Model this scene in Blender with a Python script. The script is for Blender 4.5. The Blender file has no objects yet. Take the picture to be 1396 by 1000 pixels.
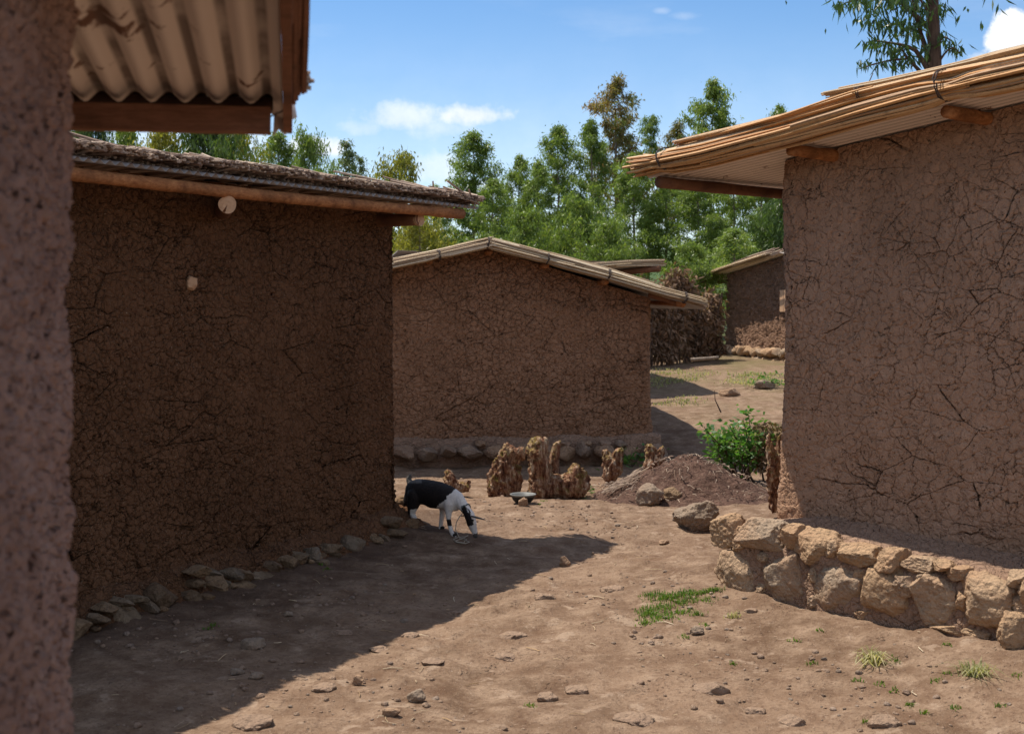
import bpy, math, random
import numpy as np
from mathutils import Vector, Matrix

random.seed(7)
SC = bpy.context.scene
COL = SC.collection
F, CX, CY, EYE = 1800.0, 698.0, 410.0, 1.8


def P(px, py, D):
    """point seen at pixel (px,py) of the photograph at distance D (all things are placed in metres from this)"""
    return np.array([(px - CX) / F * D, D, EYE + (CY - py) / F * D])


# ------------------------------------------------------------------ noise
def _hash(ix, iy, iz, seed):
    h = (ix.astype(np.int64) * 374761393 + iy.astype(np.int64) * 668265263 + iz.astype(np.int64) * 2147483647 + seed * 974634777) & 0xFFFFFFFF
    h = ((h ^ (h >> 13)) * 1274126177) & 0xFFFFFFFF
    h = h ^ (h >> 16)
    return (h & 0xFFFFFF) / float(0xFFFFFF)


def vnoise(p, seed=0):
    p = np.asarray(p, float)
    i = np.floor(p)
    f = p - i
    f = f * f * (3 - 2 * f)
    i = i.astype(np.int64)
    out = 0
    for dx in (0, 1):
        for dy in (0, 1):
            for dz in (0, 1):
                w = (f[:, 0] if dx else 1 - f[:, 0]) * (f[:, 1] if dy else 1 - f[:, 1]) * (f[:, 2] if dz else 1 - f[:, 2])
                out = out + w * _hash(i[:, 0] + dx, i[:, 1] + dy, i[:, 2] + dz, seed)
    return out * 2 - 1


def fbm(p, octv=4, seed=0, gain=.5):
    p = np.asarray(p, float)
    a, s, o = 1.0, 0, 0
    for k in range(octv):
        o = o + a * vnoise(p * (2.03 ** k) + k * 17.3, seed + k)
        s += a
        a *= gain
    return o / s


# ------------------------------------------------------------------ ground height
_gy = [-400, 0, 6, 8, 10, 13, 15, 18, 22, 27, 34, 60, 150, 500]
_gz = [-.3, -.10, -.08, -.03, .0, -.02, -.05, .12, .28, .45, .55, .9, 1.2, -2.0]


def ground(x, y, fine=True):
    x = np.atleast_1d(np.asarray(x, float)); y = np.atleast_1d(np.asarray(y, float))
    z = np.interp(y, _gy, _gz)
    z = z + .07 * np.exp(-(((x - 1.35) / .7) ** 2 + ((y - 8.3) / 1.0) ** 2))
    z = z + .02 * np.exp(-(((x + .85) / .5) ** 2 + ((y - 10.2) / .6) ** 2))
    d = (x + .9) * .878 - (y - 10.3) * .478        # distance from the left wall
    z = z + .09 * np.exp(-np.clip(d, 0, 9) / .28) * (y < 11)
    z = z + .16 * np.exp(-(((x - 4.4) / 1.5) ** 2 + ((y - 23) / 2.0) ** 2))
    # soil banked up along the plinth of the right house
    sx_ = (x - 1.283) * .6606 - (y - 8.05) * .7507; sd_ = -(x - 1.283) * .7507 - (y - 8.05) * .6606
    z = z + (.01 + .066 * np.clip(sx_, 0, 2.6)) * np.exp(-(np.clip(sd_, 0, 9) / .55) ** 2) * (np.abs(sx_) < 6) * (y < 9) * (sd_ > -1)
    # long-fading swell in the foreground, path worn slightly hollow
    q = np.stack([x, y, x * 0], 1)
    near = np.clip(1 - np.abs(y - 10) / 45, .0, 1)
    z = z + near * (.05 * fbm(q * .55, 3, 3) + .028 * fbm(q * 1.9, 3, 5))
    if fine:
        z = z + near * (.027 * fbm(q * 5.5, 4, 9) + .008 * np.abs(fbm(q * 17, 3, 21)))
        # lumps
        m = np.clip(fbm(q * 1.3, 2, 31) * 2 + .3, 0, 1)
        z = z + near * m * .020 * np.clip(fbm(q * 9, 2, 33) * 2.2 - .2, 0, 1)
    return z


_gx0, _gx1, _gn = -4., 6., 501
_gyv = np.concatenate([np.arange(4., 15., .02), np.arange(15., 62., .06)])
_gxv = np.linspace(_gx0, _gx1, _gn)
_GX, _GY = np.meshgrid(_gxv, _gyv)
_GT = ground(_GX.ravel(), _GY.ravel()).reshape(_GX.shape)


def gz(x, y):
    """height of the ground (table lookup near the camera)"""
    if not (_gx0 < x < _gx1 and _gyv[0] < y < _gyv[-2]):
        return float(ground(x, y)[0])
    u = (x - _gx0) / (_gx1 - _gx0) * (_gn - 1)
    j = int(np.searchsorted(_gyv, y)) - 1
    i = int(u); u -= i
    v = (y - _gyv[j]) / (_gyv[j + 1] - _gyv[j])
    a = _GT[j:j + 2, i:i + 2]
    return float((a[0, 0] * (1 - u) + a[0, 1] * u) * (1 - v) + (a[1, 0] * (1 - u) + a[1, 1] * u) * v)


def on_ground(px, py):
    """where the line of sight through a photo pixel meets the ground"""
    D = 10.
    for _ in range(30):
        p = P(px, py, D)
        z = gz(p[0], p[1])
        D = .5 * D + .5 * F * (EYE - z) / (py - CY)
    p = P(px, py, D)
    return np.array([p[0], p[1], gz(p[0], p[1])])


# ------------------------------------------------------------------ materials
class NT:
    def __init__(s, tree):
        s.t = tree
        s.t.nodes.clear()

    def n(s, typ, ins=None, **props):
        nd = s.t.nodes.new(typ)
        for k, v in props.items():
            setattr(nd, k, v)
        for k, v in (ins or {}).items():
            sock = nd.inputs[k]
            if hasattr(v, 'is_linked') or isinstance(v, bpy.types.NodeSocket):
                s.t.links.new(v, sock)
            else:
                sock.default_value = v
        return nd

    def math(s, op, a, b=0.0, c=0.0, clamp=False):
        nd = s.n('ShaderNodeMath', operation=op, use_clamp=clamp)
        for i, v in enumerate((a, b, c)):
            if isinstance(v, bpy.types.NodeSocket):
                s.t.links.new(v, nd.inputs[i])
            else:
                nd.inputs[i].default_value = v
        return nd.outputs[0]

    def vmath(s, op, a, b):
        nd = s.n('ShaderNodeVectorMath', operation=op)
        for i, v in enumerate((a, b)):
            if isinstance(v, bpy.types.NodeSocket):
                s.t.links.new(v, nd.inputs[i])
            else:
                nd.inputs[i].default_value = v
        return nd.outputs[0]

    def noise(s, vec, scale, detail=4, rough=.55, out='Fac'):
        nd = s.n('ShaderNodeTexNoise', {'Vector': vec, 'Scale': scale, 'Detail': detail, 'Roughness': rough})
        return nd.outputs[out if out in nd.outputs else 0]

    def mapr(s, v, a, b, c=0., d=1., smooth=False):
        nd = s.n('ShaderNodeMapRange', {'Value': v, 'From Min': a, 'From Max': b, 'To Min': c, 'To Max': d})
        nd.interpolation_type = 'SMOOTHSTEP' if smooth else 'LINEAR'
        return nd.outputs[0]

    def mix(s, f, a, b, mode='MIX'):
        nd = s.n('ShaderNodeMix', data_type='RGBA', blend_type=mode)
        for k, v in ((0, f), (6, a), (7, b)):
            if isinstance(v, bpy.types.NodeSocket):
                s.t.links.new(v, nd.inputs[k])
            else:
                nd.inputs[k].default_value = v if k == 0 else (*v, 1)
        return nd.outputs[2]

    def ramp(s, f, stops):
        nd = s.n('ShaderNodeValToRGB', {'Fac': f})
        e = nd.color_ramp.elements
        while len(e) < len(stops):
            e.new(.5)
        for i, (p, c) in enumerate(stops):
            e[i].position = p
            e[i].color = (*c, 1)
        return nd.outputs[0]

    def vor(s, vec, scale, feat='DISTANCE_TO_EDGE', out='Distance'):
        nd = s.n('ShaderNodeTexVoronoi', {'Vector': vec, 'Scale': scale}, feature=feat)
        return nd.outputs[out]


def newmat(name):
    m = bpy.data.materials.new(name)
    m.use_nodes = True
    t = NT(m.node_tree)
    t.out = t.n('ShaderNodeOutputMaterial')
    t.co = t.n('ShaderNodeTexCoord').outputs['Object']
    return m, t


def finish(t, col, rough=.9, spec=.2, bump=None, bs=.5, bd=.01, metal=0., disp=None, trans=None):
    b = t.n('ShaderNodeBsdfPrincipled')
    for k, v in (('Base Color', col), ('Roughness', rough), ('Specular IOR Level', spec), ('Metallic', metal)):
        if isinstance(v, bpy.types.NodeSocket):
            t.t.links.new(v, b.inputs[k])
        else:
            b.inputs[k].default_value = (*v, 1) if k == 'Base Color' else v
    if bump is not None:
        nb = t.n('ShaderNodeBump', {'Height': bump, 'Strength': bs, 'Distance': bd})
        t.t.links.new(nb.outputs[0], b.inputs['Normal'])
    sh = b.outputs[0]
    if trans is not None:
        tr = t.n('ShaderNodeBsdfTranslucent', {'Color': trans})
        mx = t.n('ShaderNodeMixShader', {0: .38, 1: sh, 2: tr.outputs[0]})
        sh = mx.outputs[0]
    t.t.links.new(sh, t.out.inputs['Surface'])
    if disp is not None:
        dn = t.n('ShaderNodeDisplacement', {'Height': disp, 'Midlevel': 0., 'Scale': 1.})
        t.t.links.new(dn.outputs[0], t.out.inputs['Displacement'])


def mud_mat(name, ca, cb, cs=8., cw=.03, d1=.016, d2=.008, chip=.5, off=0., thr1=(.36, .52), thr2=(.42, .56), lump=.012, crackdark=.55, fs=2.3):
    m, t = newmat(name)
    m.displacement_method = 'BOTH'
    co = t.vmath('ADD', t.co, (off, off * .7, off * .3))
    wn = t.noise(co, 7., 4, .6, 'Color')
    w = t.vmath('SUBTRACT', wn, (.5, .5, .5))
    w = t.n('ShaderNodeVectorMath', {0: w, 'Scale': .10}, operation='SCALE').outputs[0]
    wc = t.vmath('ADD', co, w)
    wn2 = t.noise(co, 32., 3, .6, 'Color')
    w2 = t.n('ShaderNodeVectorMath', {0: t.vmath('SUBTRACT', wn2, (.5, .5, .5)), 'Scale': .013}, operation='SCALE').outputs[0]
    wc = t.vmath('ADD', wc, w2)
    v1 = t.vor(wc, cs)
    width = t.mapr(t.noise(co, 5., 2), .3, .7, cw * .35, cw * 1.3)
    c1 = t.math('SUBTRACT', 1., t.math('DIVIDE', v1, width, clamp=True))
    m1 = t.mapr(t.noise(co, 2.6, 3), thr1[0], thr1[1])
    c1 = t.math('MULTIPLY', c1, m1)
    v2 = t.vor(t.vmath('ADD', wc, (3.1, 1.7, .4)), cs * fs)
    c2 = t.math('SUBTRACT', 1., t.math('DIVIDE', v2, cw * 1.1, clamp=True))
    m2 = t.mapr(t.noise(co, 4.7, 3), thr2[0], thr2[1])
    c2 = t.math('MULTIPLY', c2, m2)
    worn = t.mapr(t.noise(co, 1.15, 4, .6), .36, .58, .25, 1.)
    c1 = t.math('MULTIPLY', c1, worn)
    c2 = t.math('MULTIPLY', c2, t.mapr(t.noise(co, 1.7, 4, .6), .36, .56, .1, 1.))
    v3 = t.vor(t.vmath('MULTIPLY', t.vmath('ADD', co, t.n('ShaderNodeVectorMath', {0: w, 'Scale': .45}, operation='SCALE').outputs[0]), (1., 1., 2.1)), 1.9)
    c3 = t.math('SUBTRACT', 1., t.math('DIVIDE', v3, cw * .45, clamp=True))
    c3 = t.math('MULTIPLY', c3, t.mapr(t.noise(co, 1.9, 3), .47, .56))
    big = t.math('MULTIPLY', t.math('SUBTRACT', t.noise(co, 1.4, 2), .5), .05)
    big = t.math('ADD', big, t.math('MULTIPLY', t.math('SUBTRACT', t.noise(co, 5.2, 3, .5), .5), lump * 2.4))
    big = t.math('SUBTRACT', big, lump * 1.75)
    lmp = t.math('MULTIPLY', t.noise(co, 13., 4, .6), lump * 2.2)
    dome = t.math('MULTIPLY', t.mapr(v2, 0., .16, 0., 1., True), lump * .5)
    fin = t.math('MULTIPLY', t.noise(co, 55., 5, .65), lump * 1.0)
    pits = t.math('MULTIPLY', t.mapr(t.noise(co, 38., 2), .60, .70), -lump * .9)
    h = t.math('ADD', big, t.math('ADD', lmp, t.math('ADD', fin, t.math('ADD', dome, pits))))
    h = t.math('SUBTRACT', h, t.math('MULTIPLY', c1, d1))
    h = t.math('SUBTRACT', h, t.math('MULTIPLY', c2, d2))
    h = t.math('SUBTRACT', h, t.math('MULTIPLY', c3, d1 * 1.3))
    col = t.mix(t.mapr(t.noise(co, 3.3, 5, .6), .35, .65), ca, cb)
    col = t.mix(t.mapr(t.noise(co, 24., 4, .7), .3, .75), col, tuple(c * .72 for c in cb))
    col = t.mix(t.mapr(t.noise(t.vmath('MULTIPLY', co, (1., 1., .6)), 1.3, 5, .65), .52, .68, 0., .45), col, tuple(c * .66 for c in ca))
    ck = t.math('MAXIMUM', t.math('MAXIMUM', c1, c3), t.math('MULTIPLY', c2, .7))
    col = t.mix(t.math('MULTIPLY', ck, crackdark), col, tuple(c * .30 for c in ca))
    fl = t.mapr(t.noise(co, 120., 1), .72, .76)
    col = t.mix(t.math('MULTIPLY', fl, chip), col, (.42, .35, .27))
    finish(t, col, .95, .12, disp=h)
    return m


def dirt_mat():
    m, t = newmat('dirt')
    co = t.co
    n1 = t.noise(co, .9, 5, .6)
    n2 = t.noise(co, 5.5, 5, .65)
    n3 = t.noise(co, 40., 4, .7)
    col = t.mix(t.mapr(n1, .35, .65), (.128, .077, .047), (.215, .137, .089))
    col = t.mix(t.mapr(n2, .4, .68), col, (.295, .203, .138))
    col = t.mix(t.mapr(n3, .50, .70, 0, .8), col, (.105, .058, .038))
    col = t.mix(t.mapr(t.noise(co, 2.1, 6, .7), .55, .68, 0, .55), col, (.12, .064, .038))
    col = t.mix(t.mapr(t.noise(co, 95., 2), .66, .72, 0, .6), col, (.42, .33, .26))
    col = t.mix(t.mapr(t.noise(t.vmath('ADD', co, (5., 3., 0.)), 6.5, 5, .6), .60, .66, 0, .55), col, (.37, .27, .195))
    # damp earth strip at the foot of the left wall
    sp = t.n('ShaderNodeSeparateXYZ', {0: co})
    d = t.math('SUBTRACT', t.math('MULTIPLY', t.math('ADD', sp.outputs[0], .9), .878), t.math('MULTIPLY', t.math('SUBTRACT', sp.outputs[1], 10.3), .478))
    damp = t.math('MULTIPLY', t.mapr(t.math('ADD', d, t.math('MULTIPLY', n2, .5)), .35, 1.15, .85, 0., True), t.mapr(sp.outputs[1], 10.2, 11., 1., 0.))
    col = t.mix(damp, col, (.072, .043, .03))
    # thin turf further off, in ragged patches
    gr = t.math('MULTIPLY', t.mapr(sp.outputs[1], 17., 26.), t.mapr(t.noise(co, .8, 5, .7), .42, .62))
    col = t.mix(t.math('MULTIPLY', gr, .6), col, t.mix(n2, (.09, .095, .03), (.16, .135, .06)))
    gr2 = t.mapr(t.math('ADD', sp.outputs[1], t.math('MULTIPLY', n1, 6.)), 32., 40.)
    col = t.mix(gr2, col, (.07, .08, .03))
    v = t.vor(t.vmath('ADD', co, t.n('ShaderNodeVectorMath', {0: t.noise(co, 9., 2, .5, 'Color'), 'Scale': .12}, operation='SCALE').outputs[0]), 26., 'F1')
    peb = t.math('MULTIPLY', t.mapr(v, .05, .35, 1., 0., True), t.mapr(t.noise(co, 3.1, 3), .5, .66))
    h = t.math('ADD', t.math('MULTIPLY', n2, 1.3), t.math('ADD', t.math('MULTIPLY', n3, .5), t.math('MULTIPLY', peb, .55)))
    h = t.math('ADD', h, t.math('MULTIPLY', t.noise(co, 130., 3), .22))
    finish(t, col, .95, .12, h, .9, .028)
    return m


def rock_mat(name, ca, cb, dirt=(.27, .17, .115), da=.5, sc=1.):
    m, t = newmat(name)
    co = t.co
    rnd = t.n('ShaderNodeNewGeometry').outputs['Random Per Island']
    n1 = t.noise(co, 9. * sc, 5, .65)
    col = t.mix(t.mapr(n1, .35, .65), ca, cb)
    col = t.mix(t.mapr(rnd, .45, .6), col, tuple(c * .75 + .05 * k for c, k in zip(cb, (1.4, .6, .1))))
    col = t.mix(t.mapr(rnd, .3, .2, 0., .38), col, tuple(sum(ca) / 3 * k for k in (1.12, .97, .80)))
    n2 = t.noise(co, 30. * sc, 5, .7)
    col = t.mix(t.mapr(n2, .5, .7, 0, .6), col, tuple(c * .45 for c in ca))
    col = t.mix(t.mapr(t.noise(co, 4. * sc, 4), .45, .6, 0., da), col, dirt)
    nz = t.n('ShaderNodeSeparateXYZ', {0: t.n('ShaderNodeNewGeometry').outputs['Normal']})
    v = t.vor(co, 45. * sc, 'F1')
    h = t.math('ADD', t.math('MULTIPLY', t.noise(co, 22. * sc, 6, .7), 1.), t.math('MULTIPLY', v, -.35))
    finish(t, col, .92, .2, h, 1., .035 / sc)
    return m


def wood_mat(name, ca, cb, stretch=(1, 1, 1), sc=30., cut=False):
    m, t = newmat(name)
    co = t.vmath('MULTIPLY', t.co, stretch)
    n = t.noise(co, sc, 5, .7)
    n0 = t.noise(t.co, 6., 4, .6)
    col = t.mix(t.mapr(n, .35, .65), ca, cb)
    col = t.mix(t.mapr(n0, .45, .7, 0, .7), col, tuple(c * .4 for c in ca))
    finish(t, col, .8, .25, n, .5, .006)
    return m


def straw_mat(name, cols, rough=.65):
    m, t = newmat(name)
    rnd = t.n('ShaderNodeNewGeometry').outputs['Random Per Island']
    k = len(cols)
    col = t.ramp(rnd, [(i / (k - 1) * .98 + .01, c) for i, c in enumerate(cols)])
    n = t.noise(t.co, 14., 4, .7)
    col = t.mix(t.mapr(n, .55, .75, 0, .6), col, (.12, .06, .03))
    col = t.mix(t.mapr(t.noise(t.co, 90., 3), .5, .75, 0, .35), col, (.16, .09, .05))
    finish(t, col, rough, .3, t.noise(t.co, 160., 3), .5, .003)
    return m


def sheet_mat(name, ca, cb, stain=(.16, .075, .035), sa=1.):
    m, t = newmat(name)
    fc = t.vmath('MULTIPLY', t.co, (1., 1., 0.))
    n = t.noise(fc, 4.2, 6, .72)
    col = t.mix(t.noise(t.co, 1.3, 3), ca, cb)
    col = t.mix(t.mapr(n, .63 if name != 'sheet_near' else .585, .66 if name != 'sheet_near' else .61, 0, sa), col, stain)
    col = t.mix(t.mapr(t.noise(t.vmath('MULTIPLY', fc, (1., 1.6, 1.)), 26., 3, .6), .71, .73, 0, .8 * sa), col, stain)
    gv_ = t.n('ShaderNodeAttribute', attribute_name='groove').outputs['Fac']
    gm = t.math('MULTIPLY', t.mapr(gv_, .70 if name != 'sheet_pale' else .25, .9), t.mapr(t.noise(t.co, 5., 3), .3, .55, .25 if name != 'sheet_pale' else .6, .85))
    col = t.mix(gm, col, (.085, .05, .035))  # dark groove lines: shade and dust put into the sheet colour
    finish(t, col, .62, .3, t.noise(t.co, 200., 2), .2, .001, metal=.1)
    return m


def leaf_mat(name, cols, rough=.45, tr=1.5, spec=.4):
    m, t = newmat(name)
    rnd = t.n('ShaderNodeNewGeometry').outputs['Random Per Island']
    k = len(cols)
    col = t.ramp(rnd, [(i / (k - 1) * .98 + .01, c) for i, c in enumerate(cols)])
    n = t.noise(t.co, .55, 2)
    col = t.mix(t.mapr(n, .35, .65, 0., .4), col, tuple(c * 1.6 for c in cols[len(cols) // 2]))
    oi = t.n('ShaderNodeObjectInfo').outputs['Random']
    col = t.mix(t.mapr(oi, 0, 1, 0, .35), col, (.075, .12, .02))
    trc = t.mix(1., col, (tr * 1.1, tr * 1.15, tr * .6), 'MULTIPLY')
    finish(t, col, rough, spec, trans=trc)
    return m


M = {}
M['dirt'] = dirt_mat()
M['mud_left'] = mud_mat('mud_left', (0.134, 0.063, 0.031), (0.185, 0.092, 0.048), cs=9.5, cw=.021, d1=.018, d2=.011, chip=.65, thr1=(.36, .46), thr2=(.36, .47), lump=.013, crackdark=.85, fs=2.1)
M['mud_right'] = mud_mat('mud_right', (0.345, 0.202, 0.125), (0.431, 0.263, 0.171), cs=6.6, cw=.012, d1=.015, d2=.007, chip=.10, off=14.9, thr1=(.43, .54), thr2=(.44, .56), lump=.012, crackdark=.85, fs=2.2)
M['mud_mid'] = mud_mat('mud_mid', (0.301, 0.162, 0.093), (0.391, 0.222, 0.135), cs=8.0, cw=.019, d1=.018, d2=.011, chip=.35, off=4.7, thr1=(.36, .47), thr2=(.37, .49), lump=.018, crackdark=.8, fs=2.0)
M['mud_far'] = mud_mat('mud_far', (.25, .15, .10), (.31, .19, .13), cs=5., cw=.05, d1=.02, d2=.014, chip=.2, off=21., lump=.05)
M['mud_near'] = mud_mat('mud_near', (.26, .142, .100), (.47, .30, .232), cs=14., cw=.03, d1=.004, d2=.003, chip=.6, off=31., lump=.019, crackdark=.3)
M['mortar'] = mud_mat('mortar', (.29, .18, .12), (.36, .235, .165), cs=9., cw=.03, d1=.008, d2=.004, chip=.2, off=41., lump=.011, crackdark=.3)
M['rock'] = rock_mat('rock', (.20, .165, .135), (.32, .27, .22))
M['rock_brown'] = rock_mat('rock_brown', (0.324, 0.204, 0.138), (0.432, 0.300, 0.210), da=.6)
M['rock_plinth'] = rock_mat('rock_plinth', (0.384, 0.263, 0.170), (0.524, 0.364, 0.234), dirt=(0.419, 0.252, 0.149), da=.55)
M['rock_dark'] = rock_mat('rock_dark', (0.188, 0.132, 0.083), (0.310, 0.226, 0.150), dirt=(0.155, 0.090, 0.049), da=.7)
M['rock_dust'] = rock_mat('rock_dust', (.27, .185, .135), (.35, .26, .20), dirt=(.30, .20, .14), da=.8)
M['wood_log'] = wood_mat('wood_log', (.24, .085, .028), (.46, .20, .075), (1, 1, 2.5), 26.)
M['wood_dark'] = wood_mat('wood_dark', (.13, .055, .03), (.22, .10, .05), (1, 1, 1), 24.)
M['shade_black'] = wood_mat('shade_black', (.03, .015, .01), (.05, .025, .015))  # near-black tone for the added pole that stands in for shade
M['wood_plank'] = wood_mat('wood_plank', (.15, .065, .035), (.26, .12, .07), (.12, 1.5, 2.5), 60.)
M['straw_gold'] = straw_mat('straw_gold', [(0.403, 0.155, 0.039), (0.504, 0.265, 0.098), (0.554, 0.368, 0.197), (0.470, 0.213, 0.059), (0.319, 0.177, 0.085), (0.588, 0.412, 0.249)])
M['straw_grey'] = straw_mat('straw_grey', [(0.324, 0.225, 0.126), (0.540, 0.414, 0.261), (0.612, 0.504, 0.360), (0.432, 0.279, 0.144), (0.252, 0.171, 0.108), (0.594, 0.459, 0.297)])
M['straw_ends'] = straw_mat('straw_ends', [(0.200, 0.138, 0.106), (0.338, 0.250, 0.188), (0.450, 0.350, 0.269), (0.250, 0.163, 0.112), (0.150, 0.100, 0.075), (0.500, 0.375, 0.275)], .85)
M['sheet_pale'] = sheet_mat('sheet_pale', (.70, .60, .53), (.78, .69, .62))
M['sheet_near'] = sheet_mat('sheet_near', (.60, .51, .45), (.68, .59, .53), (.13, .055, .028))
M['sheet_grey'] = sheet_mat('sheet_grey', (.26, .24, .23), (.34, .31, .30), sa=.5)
M['leaf_euc'] = leaf_mat('leaf_euc', [(0.078, 0.130, 0.027), (0.133, 0.195, 0.040), (0.188, 0.246, 0.054), (0.094, 0.156, 0.040), (0.236, 0.260, 0.054)])
M['leaf_yellow'] = leaf_mat('leaf_yellow', [(0.140, 0.164, 0.023), (0.226, 0.233, 0.036), (0.268, 0.233, 0.043), (0.113, 0.140, 0.023)])
M['leaf_dark'] = leaf_mat('leaf_dark', [(0.033, 0.065, 0.018), (0.053, 0.092, 0.022), (0.070, 0.108, 0.029), (0.041, 0.076, 0.029)])
M['leaf_rust'] = leaf_mat('leaf_rust', [(0.098, 0.121, 0.028), (0.147, 0.175, 0.043), (0.260, 0.134, 0.070), (0.113, 0.148, 0.043), (0.163, 0.202, 0.049)])
M['leaf_blue'] = leaf_mat('leaf_blue', [(0.092, 0.119, 0.059), (0.137, 0.157, 0.079), (0.107, 0.138, 0.059)])
M['leaf_near'] = leaf_mat('leaf_near', [(.022, .052, .020), (.035, .075, .024), (.05, .095, .03), (.028, .06, .028)], .35, 1.1)
M['leaf_bush'] = leaf_mat('leaf_bush', [(.05, .13, .02), (.08, .19, .03), (.06, .15, .035), (.14, .20, .04)], .4)
M['leaf_dry'] = leaf_mat('leaf_dry', [(0.182, 0.086, 0.047), (0.299, 0.183, 0.116), (0.117, 0.051, 0.026), (0.365, 0.245, 0.169), (0.065, 0.029, 0.018), (0.234, 0.108, 0.058)], .8, .35, .1)
M['grass'] = leaf_mat('grass', [(.16, .17, .04), (0.053, 0.119, 0.009), (0.083, 0.168, 0.013), (0.121, 0.182, 0.019), (0.068, 0.133, 0.013)], .5)
M['grass_dry'] = leaf_mat('grass_dry', [(.38, .33, .17), (.22, .24, .08), (.44, .38, .24), (.13, .19, .05)], .6)
M['trunk_pale'] = wood_mat('trunk_pale', (.30, .235, .185), (.17, .125, .095), (4, 4, .6), 9.)
M['trunk_dark'] = wood_mat('trunk_dark', (.13, .085, .06), (.065, .04, .03), (4, 4, .6), 9.)
M['wire'] = wood_mat('wire', (.05, .04, .035), (.09, .06, .05))


def _cutwood():
    m, t = newmat('cut_wood')
    n = t.noise(t.co, 40., 3)
    col = t.mix(n, (.50, .29, .16), (.62, .40, .25))
    col = t.mix(t.mapr(t.noise(t.co, 15., 4, .7), .55, .7, 0, .5), col, (.30, .15, .08))
    finish(t, col, .8, .2, n, .3, .002)
    return m


M['cut_wood'] = _cutwood()


def _stump():
    m, t = newmat('stump_bark')
    co = t.vmath('MULTIPLY', t.co, (1., 1., .3))
    n = t.noise(co, 22., 6, .75)
    col = t.ramp(n, [(.37, (.045, .018, .012)), (.47, (.19, .085, .05)), (.55, (.36, .22, .135)), (.66, (.62, .50, .38))])
    nz = t.n('ShaderNodeSeparateXYZ', {0: t.n('ShaderNodeNewGeometry').outputs['Normal']}).outputs[2]
    moss = t.math('MULTIPLY', t.mapr(t.noise(t.co, 7., 4, .7), .50, .60), t.mapr(nz, -.2, .5))
    col = t.mix(t.math('MULTIPLY', moss, .5), col, (.21, .19, .03))
    h = t.math('ADD', n, t.math('MULTIPLY', t.noise(t.co, 60., 4, .7), .5))
    finish(t, col, .92, .1, h, 1., .03)
    return m


M['stump'] = _stump()


def _heap():
    m, t = newmat('heap_soil')
    n = t.noise(t.co, 9., 6, .7)
    col = t.mix(t.mapr(n, .35, .65), (.085, .048, .036), (.17, .10, .075))
    col = t.mix(t.mapr(t.noise(t.co, 60., 3, .6), .58, .68, 0, .8), col, (.27, .185, .135))
    finish(t, col, .95, .1, t.math('ADD', n, t.math('MULTIPLY', t.noise(t.co, 50., 5, .7), .6)), 1., .04)
    return m


M['heap'] = _heap()


def vcol_mat(name, rough=.8, bumpsc=120.):
    m, t = newmat(name)
    a = t.n('ShaderNodeAttribute', attribute_name='tone').outputs['Color']
    n = t.noise(t.vmath('MULTIPLY', t.co, (1., 1., .5)), bumpsc, 4, .7)
    col = t.mix(t.mapr(n, .4, .7, 0, .22), a, (.10, .06, .045))
    finish(t, col, rough, .2, n, .8, .006)
    return m


M['goat'] = vcol_mat('goat_hide')


def plain(name, c, rough=.6, metal=0., n=.15):
    m, t = newmat(name)
    k = t.noise(t.co, 30., 4, .6)
    col = t.mix(t.mapr(k, .4, .7, 0, .6), c, tuple(x * .55 for x in c))
    finish(t, col, rough, .3, k, n, .003, metal=metal)
    return m


M['horn'] = plain('horn', (.05, .045, .04), .5)
M['hoof'] = plain('hoof', (.03, .025, .02), .6)
M['eye'] = plain('eye', (.01, .008, .006), .15)
M['bowl'] = plain('bowl_metal', (.19, .19, .18), .6, .3)
M['bowl_black'] = plain('bowl_black', (.015, .014, .013), .7)
M['rope'] = plain('rope', (.42, .36, .28), .9)
M['rope_dark'] = plain('rope_dark', (.12, .14, .14), .8)


def _hill():
    m, t = newmat('hill')
    n = t.noise(t.co, .01, 6, .7)
    finish(t, t.mix(n, (.05, .085, .04), (.09, .12, .06)), 1., .0)
    return m


M['hill'] = _hill()


# ------------------------------------------------------------------ objects
def raw(name, v, f, mat, smooth=False):
    me = bpy.data.meshes.new(name)
    v = np.asarray(v, dtype=np.float32)
    f = np.asarray(f) if not isinstance(f, list) else f
    if isinstance(f, np.ndarray) and f.ndim == 2:
        k = f.shape[1]
        me.vertices.add(len(v)); me.vertices.foreach_set('co', v.ravel())
        me.loops.add(f.size); me.loops.foreach_set('vertex_index', f.astype(np.int32).ravel())
        me.polygons.add(len(f))
        me.polygons.foreach_set('loop_start', np.arange(0, f.size, k, dtype=np.int32))
        me.update(calc_edges=True)
    else:
        me.from_pydata(v.tolist(), [], [list(map(int, q)) for q in f])
        me.update()
    if smooth:
        me.polygons.foreach_set('use_smooth', [True] * len(me.polygons))
    for mm in (mat if isinstance(mat, (list, tuple)) else [mat]):
        me.materials.append(M[mm] if isinstance(mm, str) else mm)
    return me


def link(name, me, parent=None, loc=(0, 0, 0)):
    o = bpy.data.objects.new(name, me)
    COL.objects.link(o)
    o.location = loc
    if parent is not None:
        o.parent = parent
    return o


def root_loc(o):
    l = np.zeros(3)
    while o is not None:
        l += np.array(o.location)
        o = o.parent
    return l


def obj(name, vf, mat, parent=None, smooth=False):
    """one mesh object from world-space geometry"""
    if len(vf) == 3:                       # corrugated sheet: mask for shade and dust painted along its grooves
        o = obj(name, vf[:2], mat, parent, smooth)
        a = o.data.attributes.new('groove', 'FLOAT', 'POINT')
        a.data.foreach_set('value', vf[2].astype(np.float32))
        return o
    v, f = vf
    v = np.asarray(v, float)
    if parent is not None:
        return link(name, raw(name, v - root_loc(parent), f, mat, smooth), parent)
    c = np.array([v[:, 0].mean(), v[:, 1].mean(), v[:, 2].min()])
    return link(name, raw(name, v - c, f, mat, smooth), None, tuple(c))


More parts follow.
